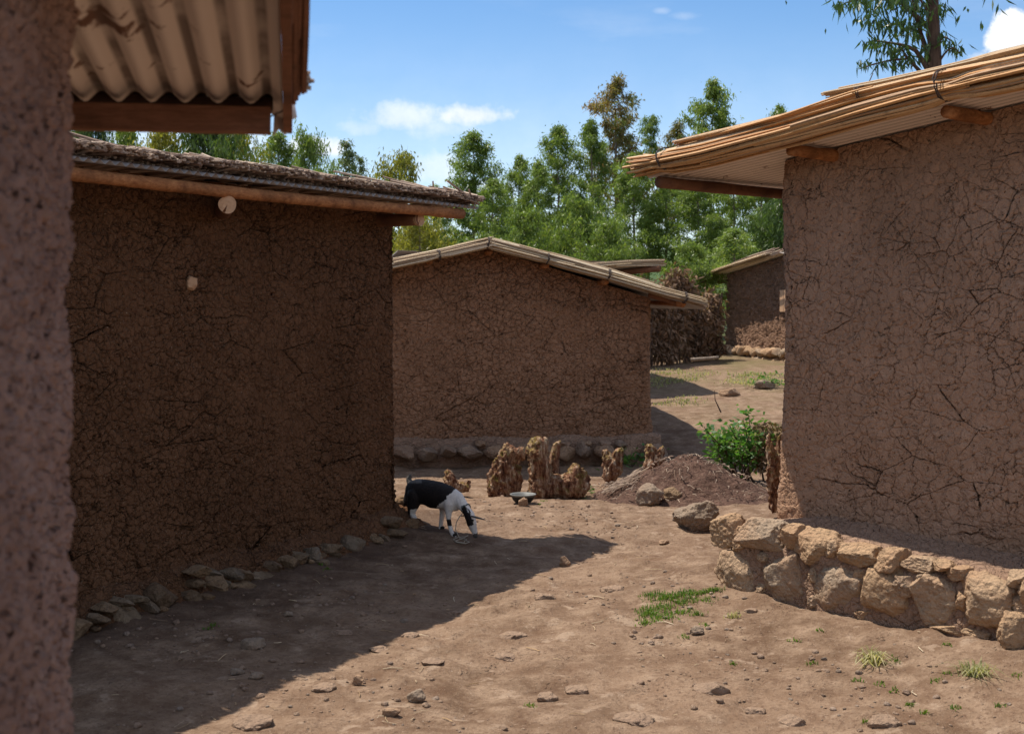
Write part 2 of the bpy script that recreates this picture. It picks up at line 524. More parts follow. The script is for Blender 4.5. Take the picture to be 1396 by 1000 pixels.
def tag(o, label=None, cat=None, group=None, kind=None):
    if label: o['label'] = label
    if cat: o['category'] = cat
    if group: o['group'] = group
    if kind: o['kind'] = kind
    return o


def empty(name, loc, label, cat, group=None):
    o = bpy.data.objects.new(name, None)
    COL.objects.link(o)
    o.location = tuple(float(a) for a in loc)
    o.empty_display_size = .2
    return tag(o, label, cat, group)


# ------------------------------------------------------------------ shapes
def join(parts):
    V, Fq, n = [], [], 0
    for v, f in parts:
        v = np.asarray(v, float)
        V.append(v)
        if isinstance(f, np.ndarray):
            Fq.append(f + n)
        else:
            Fq.append([[i + n for i in q] for q in f])
        n += len(v)
    if all(isinstance(f, np.ndarray) for f in Fq) and len({f.shape[1] for f in Fq}) == 1:
        return np.concatenate(V), np.concatenate(Fq)
    out = []
    for f in Fq:
        out += [list(map(int, q)) for q in f]
    return np.concatenate(V), out


def tube(path, rad, sides=8, cap=True, rough=0., seed=0, flat=1.):
    path = np.asarray(path, float)
    n = len(path)
    rad = np.broadcast_to(np.asarray(rad, float), (n,)) if np.ndim(rad) == 0 else np.asarray(rad, float)
    T = np.gradient(path, axis=0)
    T /= np.linalg.norm(T, axis=1)[:, None] + 1e-9
    up = np.array([0, 0, 1.]) if abs(T[0][2]) < .9 else np.array([1., 0, 0])
    V = []
    rs = np.random.RandomState(seed)
    a = np.linspace(0, 2 * np.pi, sides, endpoint=False)
    for i in range(n):
        s = np.cross(T[i], up); s /= np.linalg.norm(s) + 1e-9
        u = np.cross(s, T[i])
        r = rad[i] * (1 + rough * (rs.rand(sides) - .5))
        V.append(path[i] + np.outer(np.cos(a) * r, s) + np.outer(np.sin(a) * r * flat, u))
    V = np.concatenate(V)
    f = []
    for i in range(n - 1):
        for j in range(sides):
            k = (j + 1) % sides
            f.append([i * sides + j, i * sides + k, (i + 1) * sides + k, (i + 1) * sides + j])
    if cap:
        f.append(list(range(sides))[::-1])
        f.append([(n - 1) * sides + j for j in range(sides)])
    return V, f


def resample(path, n):
    path = np.asarray(path, float)
    d = np.r_[0, np.cumsum(np.linalg.norm(np.diff(path, axis=0), axis=1))]
    t = np.linspace(0, d[-1], n)
    return np.stack([np.interp(t, d, path[:, k]) for k in range(3)], 1)


def log(a, b, r0, r1=None, seed=0, n=14, sides=12, wob=.12):
    """a peeled pole: slightly bent, knotty, tapered"""
    a, b = np.asarray(a, float), np.asarray(b, float)
    r1 = r1 or r0 * .85
    p = np.linspace(0, 1, n)[:, None]
    rs = np.random.RandomState(seed)
    L = np.linalg.norm(b - a)
    w = np.sin(p * np.pi) * (rs.rand(3) - .5) * .02 * L
    path = a + (b - a) * p + w
    r = np.interp(p[:, 0], [0, 1], [r0, r1]) * (1 + wob * (rs.rand(n) - .5))
    return tube(path, r, sides, True, .06, seed)


def icosphere(sub):
    t = (1 + 5 ** .5) / 2
    v = [(-1, t, 0), (1, t, 0), (-1, -t, 0), (1, -t, 0), (0, -1, t), (0, 1, t), (0, -1, -t), (0, 1, -t), (t, 0, -1), (t, 0, 1), (-t, 0, -1), (-t, 0, 1)]
    f = [(0, 11, 5), (0, 5, 1), (0, 1, 7), (0, 7, 10), (0, 10, 11), (1, 5, 9), (5, 11, 4), (11, 10, 2), (10, 7, 6), (7, 1, 8), (3, 9, 4), (3, 4, 2), (3, 2, 6), (3, 6, 8), (3, 8, 9), (4, 9, 5), (2, 4, 11), (6, 2, 10), (8, 6, 7), (9, 8, 1)]
    v = [np.array(a) / np.linalg.norm(a) for a in v]
    for _ in range(sub):
        mid, nf = {}, []
        def m(a, b):
            k = (min(a, b), max(a, b))
            if k not in mid:
                q = v[a] + v[b]
                v.append(q / np.linalg.norm(q))
                mid[k] = len(v) - 1
            return mid[k]
        for a, b, c in f:
            x, y, z = m(a, b), m(b, c), m(c, a)
            nf += [(a, x, z), (b, y, x), (c, z, y), (x, y, z)]
        f = nf
    return np.array(v), np.array(f)


ICO = {k: icosphere(k) for k in (1, 2, 3, 4)}


def rock(c, size, seed, sub=3, rotz=0., cuts=11, rough=.05, hard=.82, block=0.):
    """an angular stone: a ball cut by random planes and roughened"""
    rs = np.random.RandomState(seed)
    v, f = ICO[sub]
    v = v.copy()
    if block:
        v = v / ((np.abs(v) ** 5).sum(1) ** .2)[:, None] * (.9 * block) + v * (1 - .9 * block)
    for _ in range(cuts + 4):
        n = rs.randn(3); n /= np.linalg.norm(n)
        d = hard * (.62 + .34 * rs.rand()) * (np.abs(n).sum() ** .5 if block else 1.)
        s = v @ n
        k = s > d
        v[k] -= np.outer(s[k] - d, n) * .98
    v = v * (1 + rough * fbm(v * 2.2 + seed * 3.1, 3, seed)[:, None] * 1.6)
    v = v * (1 - rough * .9 * np.abs(fbm(v * np.array([5., 5., 11.]) + seed, 3, seed + 4)))[:, None]
    v = v + .9 * rough * np.stack([fbm(v * 7 + seed + 9 * k, 2, seed + k) for k in range(3)], 1)
    m = np.abs(v).max(0)
    v = v / m * np.asarray(size, float) / 2
    cz, sz = math.cos(rotz), math.sin(rotz)
    v = v @ np.array([[cz, sz, 0], [-sz, cz, 0], [0, 0, 1]])
    return v + np.asarray(c, float), f


def box(c, ax, ay, az, sx, sy, sz):
    c = np.asarray(c, float)
    v = []
    for i in (-.5, .5):
        for j in (-.5, .5):
            for k in (-.5, .5):
                v.append(c + np.asarray(ax) * sx * i + np.asarray(ay) * sy * j + np.asarray(az) * sz * k)
    f = [[0, 1, 3, 2], [4, 6, 7, 5], [0, 4, 5, 1], [2, 3, 7, 6], [0, 2, 6, 4], [1, 5, 7, 3]]
    return np.array(v), f


def rough_plank(a, b, w, h, side, upv, seed=0, n=30):
    """sawn timber between a and b with worn, uneven arrises"""
    rs = np.random.RandomState(seed)
    a, b = np.asarray(a, float), np.asarray(b, float)
    prof = [(-1, -1), (-.86, -1), (.86, -1), (1, -1), (1, -.86), (1, .86), (1, 1), (.86, 1), (-.86, 1), (-1, 1), (-1, .86), (-1, -.86)]
    prof = [(x * (.985 if abs(x) == 1 and abs(y) == 1 else 1), y * (.985 if abs(x) == 1 and abs(y) == 1 else 1)) for x, y in prof]
    V = []
    K = len(prof)
    for i in range(n):
        t = i / (n - 1)
        c = a + (b - a) * t
        for x, y in prof:
            j = 1 + .05 * (rs.rand() - .5)
            V.append(c + np.asarray(side) * x * w / 2 * j + np.asarray(upv) * y * h / 2 * j)
    f = []
    for i in range(n - 1):
        for j in range(K):
            k = (j + 1) % K
            f.append([i * K + j, i * K + k, (i + 1) * K + k, (i + 1) * K + j])
    f.append(list(range(K))[::-1]); f.append([(n - 1) * K + j for j in range(K)])
    return np.array(V), f


def bundle(path, n, rw, rh, sr, seed, npt=16, minlen=.45, upv=(0, 0, 1), pinch=(), spread=1.):
    """long reeds lying side by side along a path, as tied on the roof edge"""
    rs = np.random.RandomState(seed)
    base = resample(path, 60)
    T = np.gradient(base, axis=0); T /= np.linalg.norm(T, axis=1)[:, None]
    up = np.asarray(upv, float)
    S = np.cross(T, up); S /= np.linalg.norm(S, axis=1)[:, None]
    U = np.cross(S, T)
    parts = []
    for i in range(n):
        L = minlen + (1 - minlen) * rs.rand()
        t0 = 0 if rs.rand() < .45 else rs.rand() * (1 - L)
        if rs.rand() < .25: t0 = 1 - L
        t0 += rs.randn() * .006
        t = np.clip(np.linspace(t0, t0 + L, npt), -.02, 1.02)
        idx = t * 59
        bp = np.stack([np.interp(idx, range(60), base[:, k]) for k in range(3)], 1) + np.outer(np.minimum(t, 0) * 3, T[0]) + np.outer(np.maximum(t - 1, 0) * 3, T[-1])
        s = np.stack([np.interp(idx, range(60), S[:, k]) for k in range(3)], 1)
        u = np.stack([np.interp(idx, range(60), U[:, k]) for k in range(3)], 1)
        a = rs.rand() * 2 * np.pi
        r = rs.rand() ** .5
        da = rs.randn() * .22
        ang = a + da * np.linspace(-1, 1, npt)
        fan = np.ones(npt)
        for pt, w in pinch:
            fan *= 1 - .35 * np.exp(-((t - pt) / w) ** 2)
        ww = np.interp(t, np.linspace(0, 1, 6), 1 + .25 * (rs.rand(6) - .5))
        off = s * (np.cos(ang) * r * rw * fan * ww)[:, None] + u * (np.sin(ang) * r * rh * fan * ww)[:, None]
        off += rs.randn(3) * .003
        q = bp + off * spread
        rr = sr * (.6 + .9 * rs.rand()) * np.interp(np.linspace(0, 1, npt), [0, .1, .9, 1], [.8, 1, .95, .6])
        parts.append(tube(q, rr, 5, True, .0, i, flat=.75))
    return join(parts)


def tie(c, along, up, rw, rh, r=.005, turns=2, seed=0):
    """wire wound round a bundle"""
    rs = np.random.RandomState(seed)
    along = np.asarray(along, float); along /= np.linalg.norm(along)
    s = np.cross(along, up); s /= np.linalg.norm(s)
    u = np.cross(s, along)
    a = np.linspace(0, 2 * np.pi * turns, 18 * turns)
    p = [np.asarray(c) + s * math.cos(x) * rw + u * math.sin(x) * rh + along * (.012 * (i / 18) + .006 * rs.randn()) for i, x in enumerate(a)]
    return tube(p, r, 5)


def corrugated(p0, ev, sv, width, length, pitch=.076, amp=.009, th=.004, nv=8, seed=0, over=0.):
    """corrugated sheet: p0 corner at the eave, ev unit along the eave, sv unit up the slope"""
    p0, ev, sv = (np.asarray(a, float) for a in (p0, ev, sv))
    nrm = np.cross(ev, sv); nrm /= np.linalg.norm(nrm)
    if nrm[2] < 0: nrm = -nrm
    nu = int(width / pitch * 8) + 1
    u = np.linspace(0, width, nu); v = np.linspace(0, length, nv)
    U, Vv = np.meshgrid(u, v)
    h = amp * np.cos(U / pitch * 2 * np.pi)
    top = p0 + U[..., None] * ev + Vv[..., None] * sv + (h + th / 2)[..., None] * nrm
    bot = top - nrm * th
    n = nu * nv
    V = np.concatenate([top.reshape(-1, 3), bot.reshape(-1, 3)])
    idx = np.arange(n).reshape(nv, nu)
    q = np.stack([idx[:-1, :-1], idx[:-1, 1:], idx[1:, 1:], idx[1:, :-1]], -1).reshape(-1, 4)
    fs = [q, q[:, ::-1] + n]
    for e in (idx[0, :], idx[-1, ::-1], idx[::-1, 0], idx[:, -1]):
        fs.append(np.stack([e[:-1], e[:-1] + n, e[1:] + n, e[1:]], -1))
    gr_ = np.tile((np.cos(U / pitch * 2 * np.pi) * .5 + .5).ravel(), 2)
    return V, np.concatenate(fs), gr_


def wall_shell(corners, zb, zt, fine, rad=.06, dz=.008, flare=.03, coarse=.25):
    """walls of a house as one closed ring. corners anticlockwise; zb/zt functions of (x,y);
    fine = {side: (from, to, step)} in metres along the side"""
    C = [np.array(c, float) for c in corners]
    pts, nrm = [], []
    n = len(C)
    for i in range(n):
        a, b, prev = C[i], C[(i + 1) % n], C[i - 1]
        d = (b - a) / np.linalg.norm(b - a)
        dp = (a - prev) / np.linalg.norm(a - prev)
        nn, npv = np.array([d[1], -d[0]]), np.array([dp[1], -dp[0]])
        ctr = a - (nn + npv) * rad / (1 + nn @ npv)
        K = 9
        for k in range(K):
            t = k / (K - 1)
            m = npv * (1 - t) + nn * t
            m /= np.linalg.norm(m)
            pts.append(ctr + m * rad); nrm.append(m)
        L = np.linalg.norm(b - a)
        s0, s1 = rad * 1.0, L - rad * 1.0
        if i in fine:
            f0, f1, st = fine[i]
            ss = list(np.arange(max(f0, s0) + st, min(f1, s1), st))
            if f0 > s0: ss = list(np.linspace(s0, f0, max(2, int((f0 - s0) / coarse)))[1:]) + ss
            if f1 < s1: ss += list(np.linspace(f1, s1, max(2, int((s1 - f1) / coarse)))[:-1])
        else:
            ss = list(np.linspace(s0, s1, max(3, int(L / coarse)))[1:-1])
        for s in ss:
            pts.append(a + d * s); nrm.append(nn)
    pts, nrm = np.array(pts), np.array(nrm)
    N = len(pts)
    B = np.array([zb(*p) for p in pts]); Tt = np.array([zt(*p) for p in pts])
    rows = int((Tt - B).max() / dz)
    t = np.linspace(0, 1, rows)
    V = np.empty((rows, N, 3))
    fl = flare * (1 - t) ** 4
    V[..., :2] = pts[None] + nrm[None] * fl[:, None, None]
    V[..., 2] = B[None] + (Tt - B)[None] * t[:, None]
    idx = np.arange(rows * N).reshape(rows, N)
    nx = np.roll(idx, -1, axis=1)
    q = np.stack([idx[:-1], nx[:-1], nx[1:], idx[1:]], -1).reshape(-1, 4)
    return V.reshape(-1, 3), q


def leaves(centers, L, W, seed, droop=.7, spread=None, jit=.35):
    """flat pointed leaves (a bent diamond of two quads... one quad each) hanging at the given points"""
    rs = np.random.RandomState(seed)
    c = np.asarray(centers, float)
    n = len(c)
    d = rs.randn(n, 3)
    d[:, 2] = d[:, 2] * .5 - droop * 1.6
    d /= np.linalg.norm(d, axis=1)[:, None]
    s = np.cross(d, rs.randn(n, 3)); s /= np.linalg.norm(s, axis=1)[:, None]
    nn = np.cross(d, s)
    l = L * (1 + jit * rs.randn(n)).clip(.4, 1.8)[:, None]
    w = W * (1 + .25 * rs.randn(n)).clip(.5, 1.6)[:, None]
    a = c
    m1 = c + d * l * .42 + s * w * .5
    m2 = c + d * l * .42 - s * w * .5
    b = c + d * l + nn * l * .12
    V = np.stack([a, m1, b, m2], 1).reshape(-1, 3)
    f = np.arange(4 * n).reshape(n, 4)
    return V, f


def blob(spheres, voxel, smooth=4, disp=None):
    """overlapping balls fused to one continuous skin. spheres: list of (centre, radius) """
    u, fq = ICO[2]
    vs = np.concatenate([u * (np.asarray(r, float)) + np.asarray(c, float) for c, r in spheres])
    fs = np.concatenate([fq + i * len(u) for i in range(len(spheres))])
    me = bpy.data.meshes.new('tmp')
    me.from_pydata(vs.tolist(), [], fs.tolist())
    o = bpy.data.objects.new('tmp', me)
    COL.objects.link(o)
    r = o.modifiers.new('r', 'REMESH'); r.mode = 'VOXEL'; r.voxel_size = voxel
    if smooth:
        s = o.modifiers.new('s', 'SMOOTH'); s.iterations = smooth; s.factor = .5
    dg = bpy.context.evaluated_depsgraph_get()
    ev = o.evaluated_get(dg)
    m2 = bpy.data.meshes.new_from_object(ev)
    v = np.empty(len(m2.vertices) * 3); m2.vertices.foreach_get('co', v); v = v.reshape(-1, 3)
    f = [list(p.vertices) for p in m2.polygons]
    bpy.data.objects.remove(o); bpy.data.meshes.remove(me); bpy.data.meshes.remove(m2)
    return v, f


def chain(pts, step=.35):
    """balls along a limb: pts = [(xyz, r), ...]"""
    out = []
    for (a, ra), (b, rb) in zip(pts[:-1], pts[1:]):
        a, b = np.asarray(a, float), np.asarray(b, float)
        n = max(2, int(np.linalg.norm(b - a) / (min(ra, rb) * step)) + 1)
        for t in np.linspace(0, 1, n):
            out.append((a + (b - a) * t, ra + (rb - ra) * t))
    return out


# ================================================================== camera, light, sky
cam_d = bpy.data.cameras.new('camera')
cam = bpy.data.objects.new('camera', cam_d)
COL.objects.link(cam)
cam.location = (0, 0, EYE)
cam.rotation_euler = (math.pi / 2, 0, 0)
cam_d.sensor_width = 36
cam_d.lens = 36 * F / 1396
cam_d.shift_y = -(500 - CY) / 1396
cam_d.clip_start = .05
cam_d.clip_end = 9000
cam_d.dof.use_dof = True
cam_d.dof.focus_distance = 9.5
cam_d.dof.aperture_fstop = 5.0
SC.camera = cam

S = Vector((-1.0, .65, 2.61)).normalized()
elev = math.asin(S.z); az = math.atan2(S.x, S.y)
sl = bpy.data.lights.new('sun', 'SUN')
sl.energy = 5.0; sl.angle = math.radians(.5); sl.color = (1., .93, .82)
so = bpy.data.objects.new('sun', sl); COL.objects.link(so)
so.rotation_euler = (-S).to_track_quat('-Z', 'Y').to_euler()
so.location = (-10, 10, 30)

w = bpy.data.worlds.new('World'); SC.world = w; w.use_nodes = True
t = NT(w.node_tree)
sky = t.n('ShaderNodeTexSky', sky_type='NISHITA', sun_disc=False, sun_elevation=elev, sun_rotation=az, altitude=1800, air_density=1.0, dust_density=.45, ozone_density=1.4)
gen = t.n('ShaderNodeTexCoord').outputs['Generated']
sep = t.n('ShaderNodeSeparateXYZ', {0: gen})
yy = t.math('MAXIMUM', sep.outputs[1], .02)
uu = t.math('DIVIDE', sep.outputs[0], yy)
vv = t.math('DIVIDE', sep.outputs[2], yy)
uv = t.n('ShaderNodeCombineXYZ', {0: uu, 1: vv, 2: 0.}).outputs[0]
nz1 = t.noise(uv, 22., 8, .62)
nz2 = t.noise(t.vmath('MULTIPLY', uv, (1., 3.4, 1.)), 4., 6, .6)
front = t.mapr(sep.outputs[1], .02, .1)
mask = None
for (px, py, rx, ry, a, soft) in [(545, 160, 72, 25, .66, 1.5), (644, 157, 60, 18, .85, 1.25), (500, 175, 50, 18, .4, 1.5), (595, 172, 130, 26, .5, 2.2), (600, 232, 85, 26, .55, 1.4), (425, 200, 55, 18, .9, 1.),
                             (1400, 62, 62, 34, 1.3, .6), (1385, 42, 34, 30, 1.3, .6), (900, 15, 14, 5, .2, 2.), (932, 22, 20, 6, .16, 2.), (650, 260, 60, 30, .6, 1.2), (1360, 85, 40, 20, .8, 1.), (860, 300, 160, 50, .45, 1.2), (240, 200, 200, 30, .5, 1.)]:
    du = t.math('DIVIDE', t.math('SUBTRACT', uu, (px - CX) / F), rx / F)
    dv = t.math('DIVIDE', t.math('SUBTRACT', vv, (CY - py) / F), ry / F)
    r2 = t.math('SQRT', t.math('ADD', t.math('MULTIPLY', du, du), t.math('MULTIPLY', dv, dv)))
    k = t.math('SUBTRACT', 1.25, r2)
    k = t.math('ADD', k, t.math('MULTIPLY', t.math('SUBTRACT', nz1, .5), 2.6))
    k = t.math('MULTIPLY', t.mapr(k, 0., .75 * soft, 0., 1., True), a, clamp=True)
    mask = k if mask is None else t.math('MAXIMUM', mask, k)
cir = t.math('MULTIPLY', t.mapr(nz2, .45, .75, 0., .38, True), t.mapr(vv, .28, .10))
veil = t.math('MULTIPLY', t.mapr(vv, .24, .02, 0., .42, True), t.mapr(nz2, .3, .6, .6, 1.))
mask = t.math('MULTIPLY', t.math('MAXIMUM', t.math('MAXIMUM', mask, veil), cir), front, clamp=True)
# unseen cumulus added overhead and behind the camera as neutral fill light
nz3 = t.noise(gen, 3.1, 7, .55)
away = t.math('MAXIMUM', t.mapr(sep.outputs[2], .42, .62, 0., 1., True), t.mapr(sep.outputs[1], .05, -.25, 0., 1., True))
fill_cloud = t.math('MULTIPLY', t.mapr(nz3, .43, .55, 0., .72, True), away)
fill_cloud = t.math('MULTIPLY', fill_cloud, t.mapr(sep.outputs[2], -.02, .08))
mask = t.math('MAXIMUM', mask, fill_cloud, clamp=True)
skyc = t.n('ShaderNodeHueSaturation', {'Saturation': 1.2, 'Value': 1., 'Color': sky.outputs[0]}).outputs[0]
skys = t.n('ShaderNodeVectorMath', {0: skyc, 'Scale': .125}, operation='SCALE').outputs[0]
cl = t.mix(t.mapr(nz1, .35, .7), (.72, .77, .84), (.98, .98, .98))
fin = t.mix(mask, skys, cl)
bg = t.n('ShaderNodeBackground', {'Color': fin, 'Strength': 1.0})
wo = t.n('ShaderNodeOutputWorld', {'Surface': bg.outputs[0]})

SC.view_settings.view_transform = 'Standard'
SC.view_settings.look = 'None'
SC.view_settings.exposure = .32
SC.view_settings.gamma = 1
SC.cycles.max_bounces = 6
SC.cycles.diffuse_bounces = 3
SC.cycles.transparent_max_bounces = 4
SC.cycles.use_denoising = True
SC.cycles.use_adaptive_sampling = True

# ================================================================== ground sheet
def grow(a, b, s0, k=1.12):
    out, x, s = [], a, s0
    while x < b:
        x += s; s *= k; out.append(x)
    out[-1] = b
    return out


xf = list(np.arange(-3.2, 4.0, .02)); yf = list(np.arange(4.8, 13.6, .022))
xs = [-q for q in grow(3.2, 600, .03)][::-1] + xf + grow(xf[-1], 600, .03, 1.1)
ys = [4.8 - (q) for q in grow(0, 300, .04)][::-1] + yf + grow(yf[-1], 900, .03, 1.035)
xs, ys = np.array(xs), np.array(ys)
X, Y = np.meshgrid(xs, ys)
Z = ground(X.ravel(), Y.ravel())
idx = np.arange(X.size).reshape(X.shape)
q = np.stack([idx[:-1, :-1], idx[:-1, 1:], idx[1:, 1:], idx[1:, :-1]], -1).reshape(-1, 4)
g = link('ground', raw('ground', np.stack([X.ravel(), Y.ravel(), Z], 1), q, 'dirt', True))
g['kind'] = 'structure'

# far hills
hv, hf = [], []
na, nr = 160, 12
for i in range(nr):
    for j in range(na):
        a = math.pi * (-.15 + 1.3 * j / (na - 1)); r = 1400 + i * 160
        x, y = r * math.cos(a), r * math.sin(a)
        h = max(0, math.sin(i / (nr - 1) * math.pi)) * (95 + 60 * float(fbm([[x * .0016, y * .0016, 0]], 4, 77)[0])) - 6
        hv.append((x, y, h))
for i in range(nr - 1):
    for j in range(na - 1):
        hf.append([i * na + j, i * na + j + 1, (i + 1) * na + j + 1, (i + 1) * na + j])
h = link('hills', raw('hills', np.array(hv), np.array(hf), 'hill', True)); h['kind'] = 'structure'


def Zup():
    return np.array([0, 0, 1.])


# ================================================================== LEFT HOUSE
uL = np.array([.478, .878]); nL = np.array([.878, -.478])
B = np.array([-.9, 10.3])
Bn = B - uL * 5.2
hL = np.array([-.97, .24]); hL /= np.linalg.norm(hL)
houseL = empty('mud_house', (B[0] - 2, B[1] - 1, 0), 'dark brown cracked mud house with chopped reed ends along its corrugated eave', 'house', 'mud brick houses of the hamlet')
cornL = [Bn, B, B + hL * 4.6, Bn - nL * 4]     # anticlockwise, side 0 is the visible wall
eaveZ = 2.50


def zbL(x, y): return -.05 + .0 * x


def ztL(x, y):
    d = -((x - B[0]) * nL[0] + (y - B[1]) * nL[1])
    return 2.56 + .11 * (2.0 - abs(d - 2.0))


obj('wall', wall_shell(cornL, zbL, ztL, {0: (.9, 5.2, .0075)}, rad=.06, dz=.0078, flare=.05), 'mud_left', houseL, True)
n3, u3 = np.array([nL[0], nL[1], 0]), np.array([uL[0], uL[1], 0])
B3 = np.array([B[0], B[1], 0])
slopeL = (np.array([hL[0], hL[1], 0]) + np.array([0, 0, .115])); slopeL /= np.linalg.norm(slopeL)
e0 = B3 + n3 * .45 + u3 * .50 + np.array([0, 0, eaveZ + .04])
obj('roof_sheet', corrugated(e0 - u3 * 6.6, u3, slopeL, 6.6, 2.6, amp=.011), 'sheet_grey', houseL, True)
sl2 = (-np.array([hL[0], hL[1], 0]) + np.array([0, 0, .115])); sl2 /= np.linalg.norm(sl2)
obj('roof_sheet', corrugated(e0 + np.array([hL[0], hL[1], 0]) * 5.25 - u3 * 6.6, u3, sl2, 6.6, 2.66, amp=.011), 'sheet_grey', houseL, True)
# eave pole
eb0 = B3 + n3 * .41 + u3 * .30 + np.array([0, 0, eaveZ - .018])
obj('eave_pole', log(eb0, eb0 - u3 * 5.9 + np.array([0, 0, .0]), .040, .034, 3, 40, 14), 'wood_log', houseL, True)
eb1 = B3 - n3 * 4.41 + u3 * .30 + np.array([0, 0, eaveZ - .018])
obj('eave_pole', log(eb1, eb1 - u3 * 5.9, .040, .034, 4, 20, 10), 'wood_log', houseL, True)


def face_disc(c, nrm, r, seed, crack=True):
    """pale sawn end with rings and a drying crack"""
    nrm = np.asarray(nrm, float); nrm /= np.linalg.norm(nrm)
    s = np.cross(nrm, [0, 0, 1.]); s /= np.linalg.norm(s); u = np.cross(s, nrm)
    rs = np.random.RandomState(seed)
    V, f = [np.asarray(c) + nrm * .006], []
    K, R = 28, 4
    ph = rs.rand() * 6.28 if not crack else -1.2
    for k in range(1, R + 1):
        for j in range(K):
            a = 2 * np.pi * j / K
            rr = r * k / R * (1 + .03 * math.sin(3 * a + seed))
            dep = .006 - .004 * (k % 2) * .5
            if abs(((a - ph + math.pi) % (2 * math.pi)) - math.pi) < .12: dep -= .010
            V.append(np.asarray(c) + s * math.cos(a) * rr + u * math.sin(a) * rr + nrm * dep)
    for j in range(K):
        f.append([0, 1 + j, 1 + (j + 1) % K])
    for k in range(R - 1):
        for j in range(K):
            a, b = 1 + k * K + j, 1 + k * K + (j + 1) % K
            f.append([a, a + K, b + K, b])
    b0 = 1 + (R - 1) * K
    n0 = len(V)
    for j in range(K):
        V.append(V[b0 + j] - nrm * .03)
    for j in range(K):
        f.append([b0 + j, n0 + j, n0 + (j + 1) % K, b0 + (j + 1) % K])
    return np.array(V), f


def ray_plane(px, py, pt, nrm):
    """pixel ray meets vertical plane"""
    o = np.array([0, 0, EYE]); d = P(px, py, 1.) - o
    pt = np.asarray(pt, float)
    k = ((pt - o) @ nrm) / (d @ nrm)
    return o + d * k


for (px, py, off, r, sd) in [(310, 279, .42, .052, 1), (572, 299, .36, .048, 2)]:
    c = ray_plane(px, py, B3 + n3 * off, n3)
    lg = obj('tie_log', log(c - (n3 if sd == 2 else np.array([.27, -1., -.02]) / 1.035) * .9, c, r * 1.05, r, sd, 10, 14), 'wood_dark', houseL, True)
    dd = n3 + np.array([-.15, -.35, 0])
    obj('sawn_end', face_disc(c, n3 + np.array([-.1, -.15, 0]) if sd == 2 else np.array([.27, -1., -.02]), r * 1.02, sd), 'cut_wood', lg, False)
c = ray_plane(262, 387, B3 + n3 * .02, n3)
obj('wall_peg', rock(c, (.075, .075, .105), 5, 3, .5, 8), 'cut_wood', houseL, True)

# reeds over the roof, cut ends showing at the eave
rs = np.random.RandomState(5)
parts = []
for i in range(2300):
    s = rs.rand() * 5.6 - .02
    low = i % 3 == 0
    hgt = .006 + .035 * rs.rand() if low else .040 + .040 * rs.rand()
    pro = (-.10 + .04 * rs.rand()) if low else (rs.rand() * .08 - .005)
    L = .22 + .3 * rs.rand()
    tip = e0 - u3 * s + n3 * (pro - .02) + np.array([0, 0, .012 + hgt + .010 * math.sin(s * 3.1) * rs.rand()])
    dr = -n3 * 1. + u3 * rs.randn() * .30 + np.array([0, 0, .06 + rs.randn() * .08])
    dr /= np.linalg.norm(dr)
    r = .008 + .008 * rs.rand()
    parts.append(tube([tip, tip + dr * L * .5, tip + dr * L], [r, r, r * .9], 5, True, .5, i, flat=.55))
for i in range(500):                       # ends along the gable edge, right
    s = rs.rand() * 2.6
    base = e0 + slopeL * s + np.array([0, 0, .03 + .06 * rs.rand()])
    dr = -u3 + n3 * rs.randn() * .3 + np.array([0, 0, rs.randn() * .12]); dr /= np.linalg.norm(dr)
    tip = base + u3 * (.07 * rs.rand() - .01)
    parts.append(tube([tip, tip + dr * (.2 + .2 * rs.rand())], .006 + .006 * rs.rand(), 5, True, .4, i, flat=.6))
obj('reed_thatch', join(parts), 'straw_ends', houseL)
parts = []
for i in range(420):                       # the reed cover higher up the slope
    s = rs.rand() * 5.7 + .1; k = rs.rand() * 1.9 + .65
    c = e0 - u3 * s + slopeL * k + np.array([0, 0, .01 + .02 * rs.rand()])
    dr = slopeL + u3 * rs.randn() * .08; dr /= np.linalg.norm(dr)
    parts.append(tube([c - dr * .5, c, c + dr * .5], .012 + .01 * rs.rand(), 5, True, .3, i, flat=.5))
obj('reed_cover', join(parts), 'straw_ends', houseL)

# footing stones of the left wall
FZ = 2.327
parts = []
for i, (zx, zy, w_, h_) in enumerate([(225, 505, 110, 70), (300, 465, 55, 35), (385, 452, 100, 62), (325, 430, 70, 40), (382, 412, 38, 32), (425, 402, 48, 32), (465, 425, 50, 40), (510, 405, 95, 95), (590, 398, 55, 48), (640, 395, 36, 26), (618, 355, 64, 32),
                                     (625, 315, 62, 38), (690, 362, 85, 75), (730, 325, 44, 40), (765, 325, 36, 36), (810, 335, 92, 44), (848, 303, 46, 34), (760, 360, 80, 30), (905, 297, 60, 60), (940, 268, 38, 34), (958, 305, 36, 34), (985, 262, 48, 44),
                                     (1045, 250, 72, 42), (1070, 280, 62, 32), (1125, 230, 82, 54), (1178, 218, 34, 36), (1210, 215, 48, 42), (1245, 160, 54, 44), (1295, 186, 66, 66), (1250, 198, 46, 26), (1335, 203, 56, 42), (1005, 290, 40, 30), (660, 318, 30, 24)]):
    c = ray_plane(zx / FZ, 640 + zy / FZ, B3 + n3 * (.19 if h_ > 30 else .24), n3)
    k = c[1] / F / FZ
    c[2] -= .012
    parts.append(rock(c, (w_ * k * 1.2, .22, h_ * k * 1.18), 100 + i, 3, math.atan2(uL[1], uL[0]) + .3 * (random.random() - .5), 9))
for i in range(40):
    s = random.random() * 5
    c = B3 - u3 * s + n3 * (.16 + .1 * random.random())
    c[2] = gz(c[0], c[1]) + .01
    parts.append(rock(c, (.05 + .05 * random.random(), .06, .04), 400 + i, 2, random.random() * 3, 7))
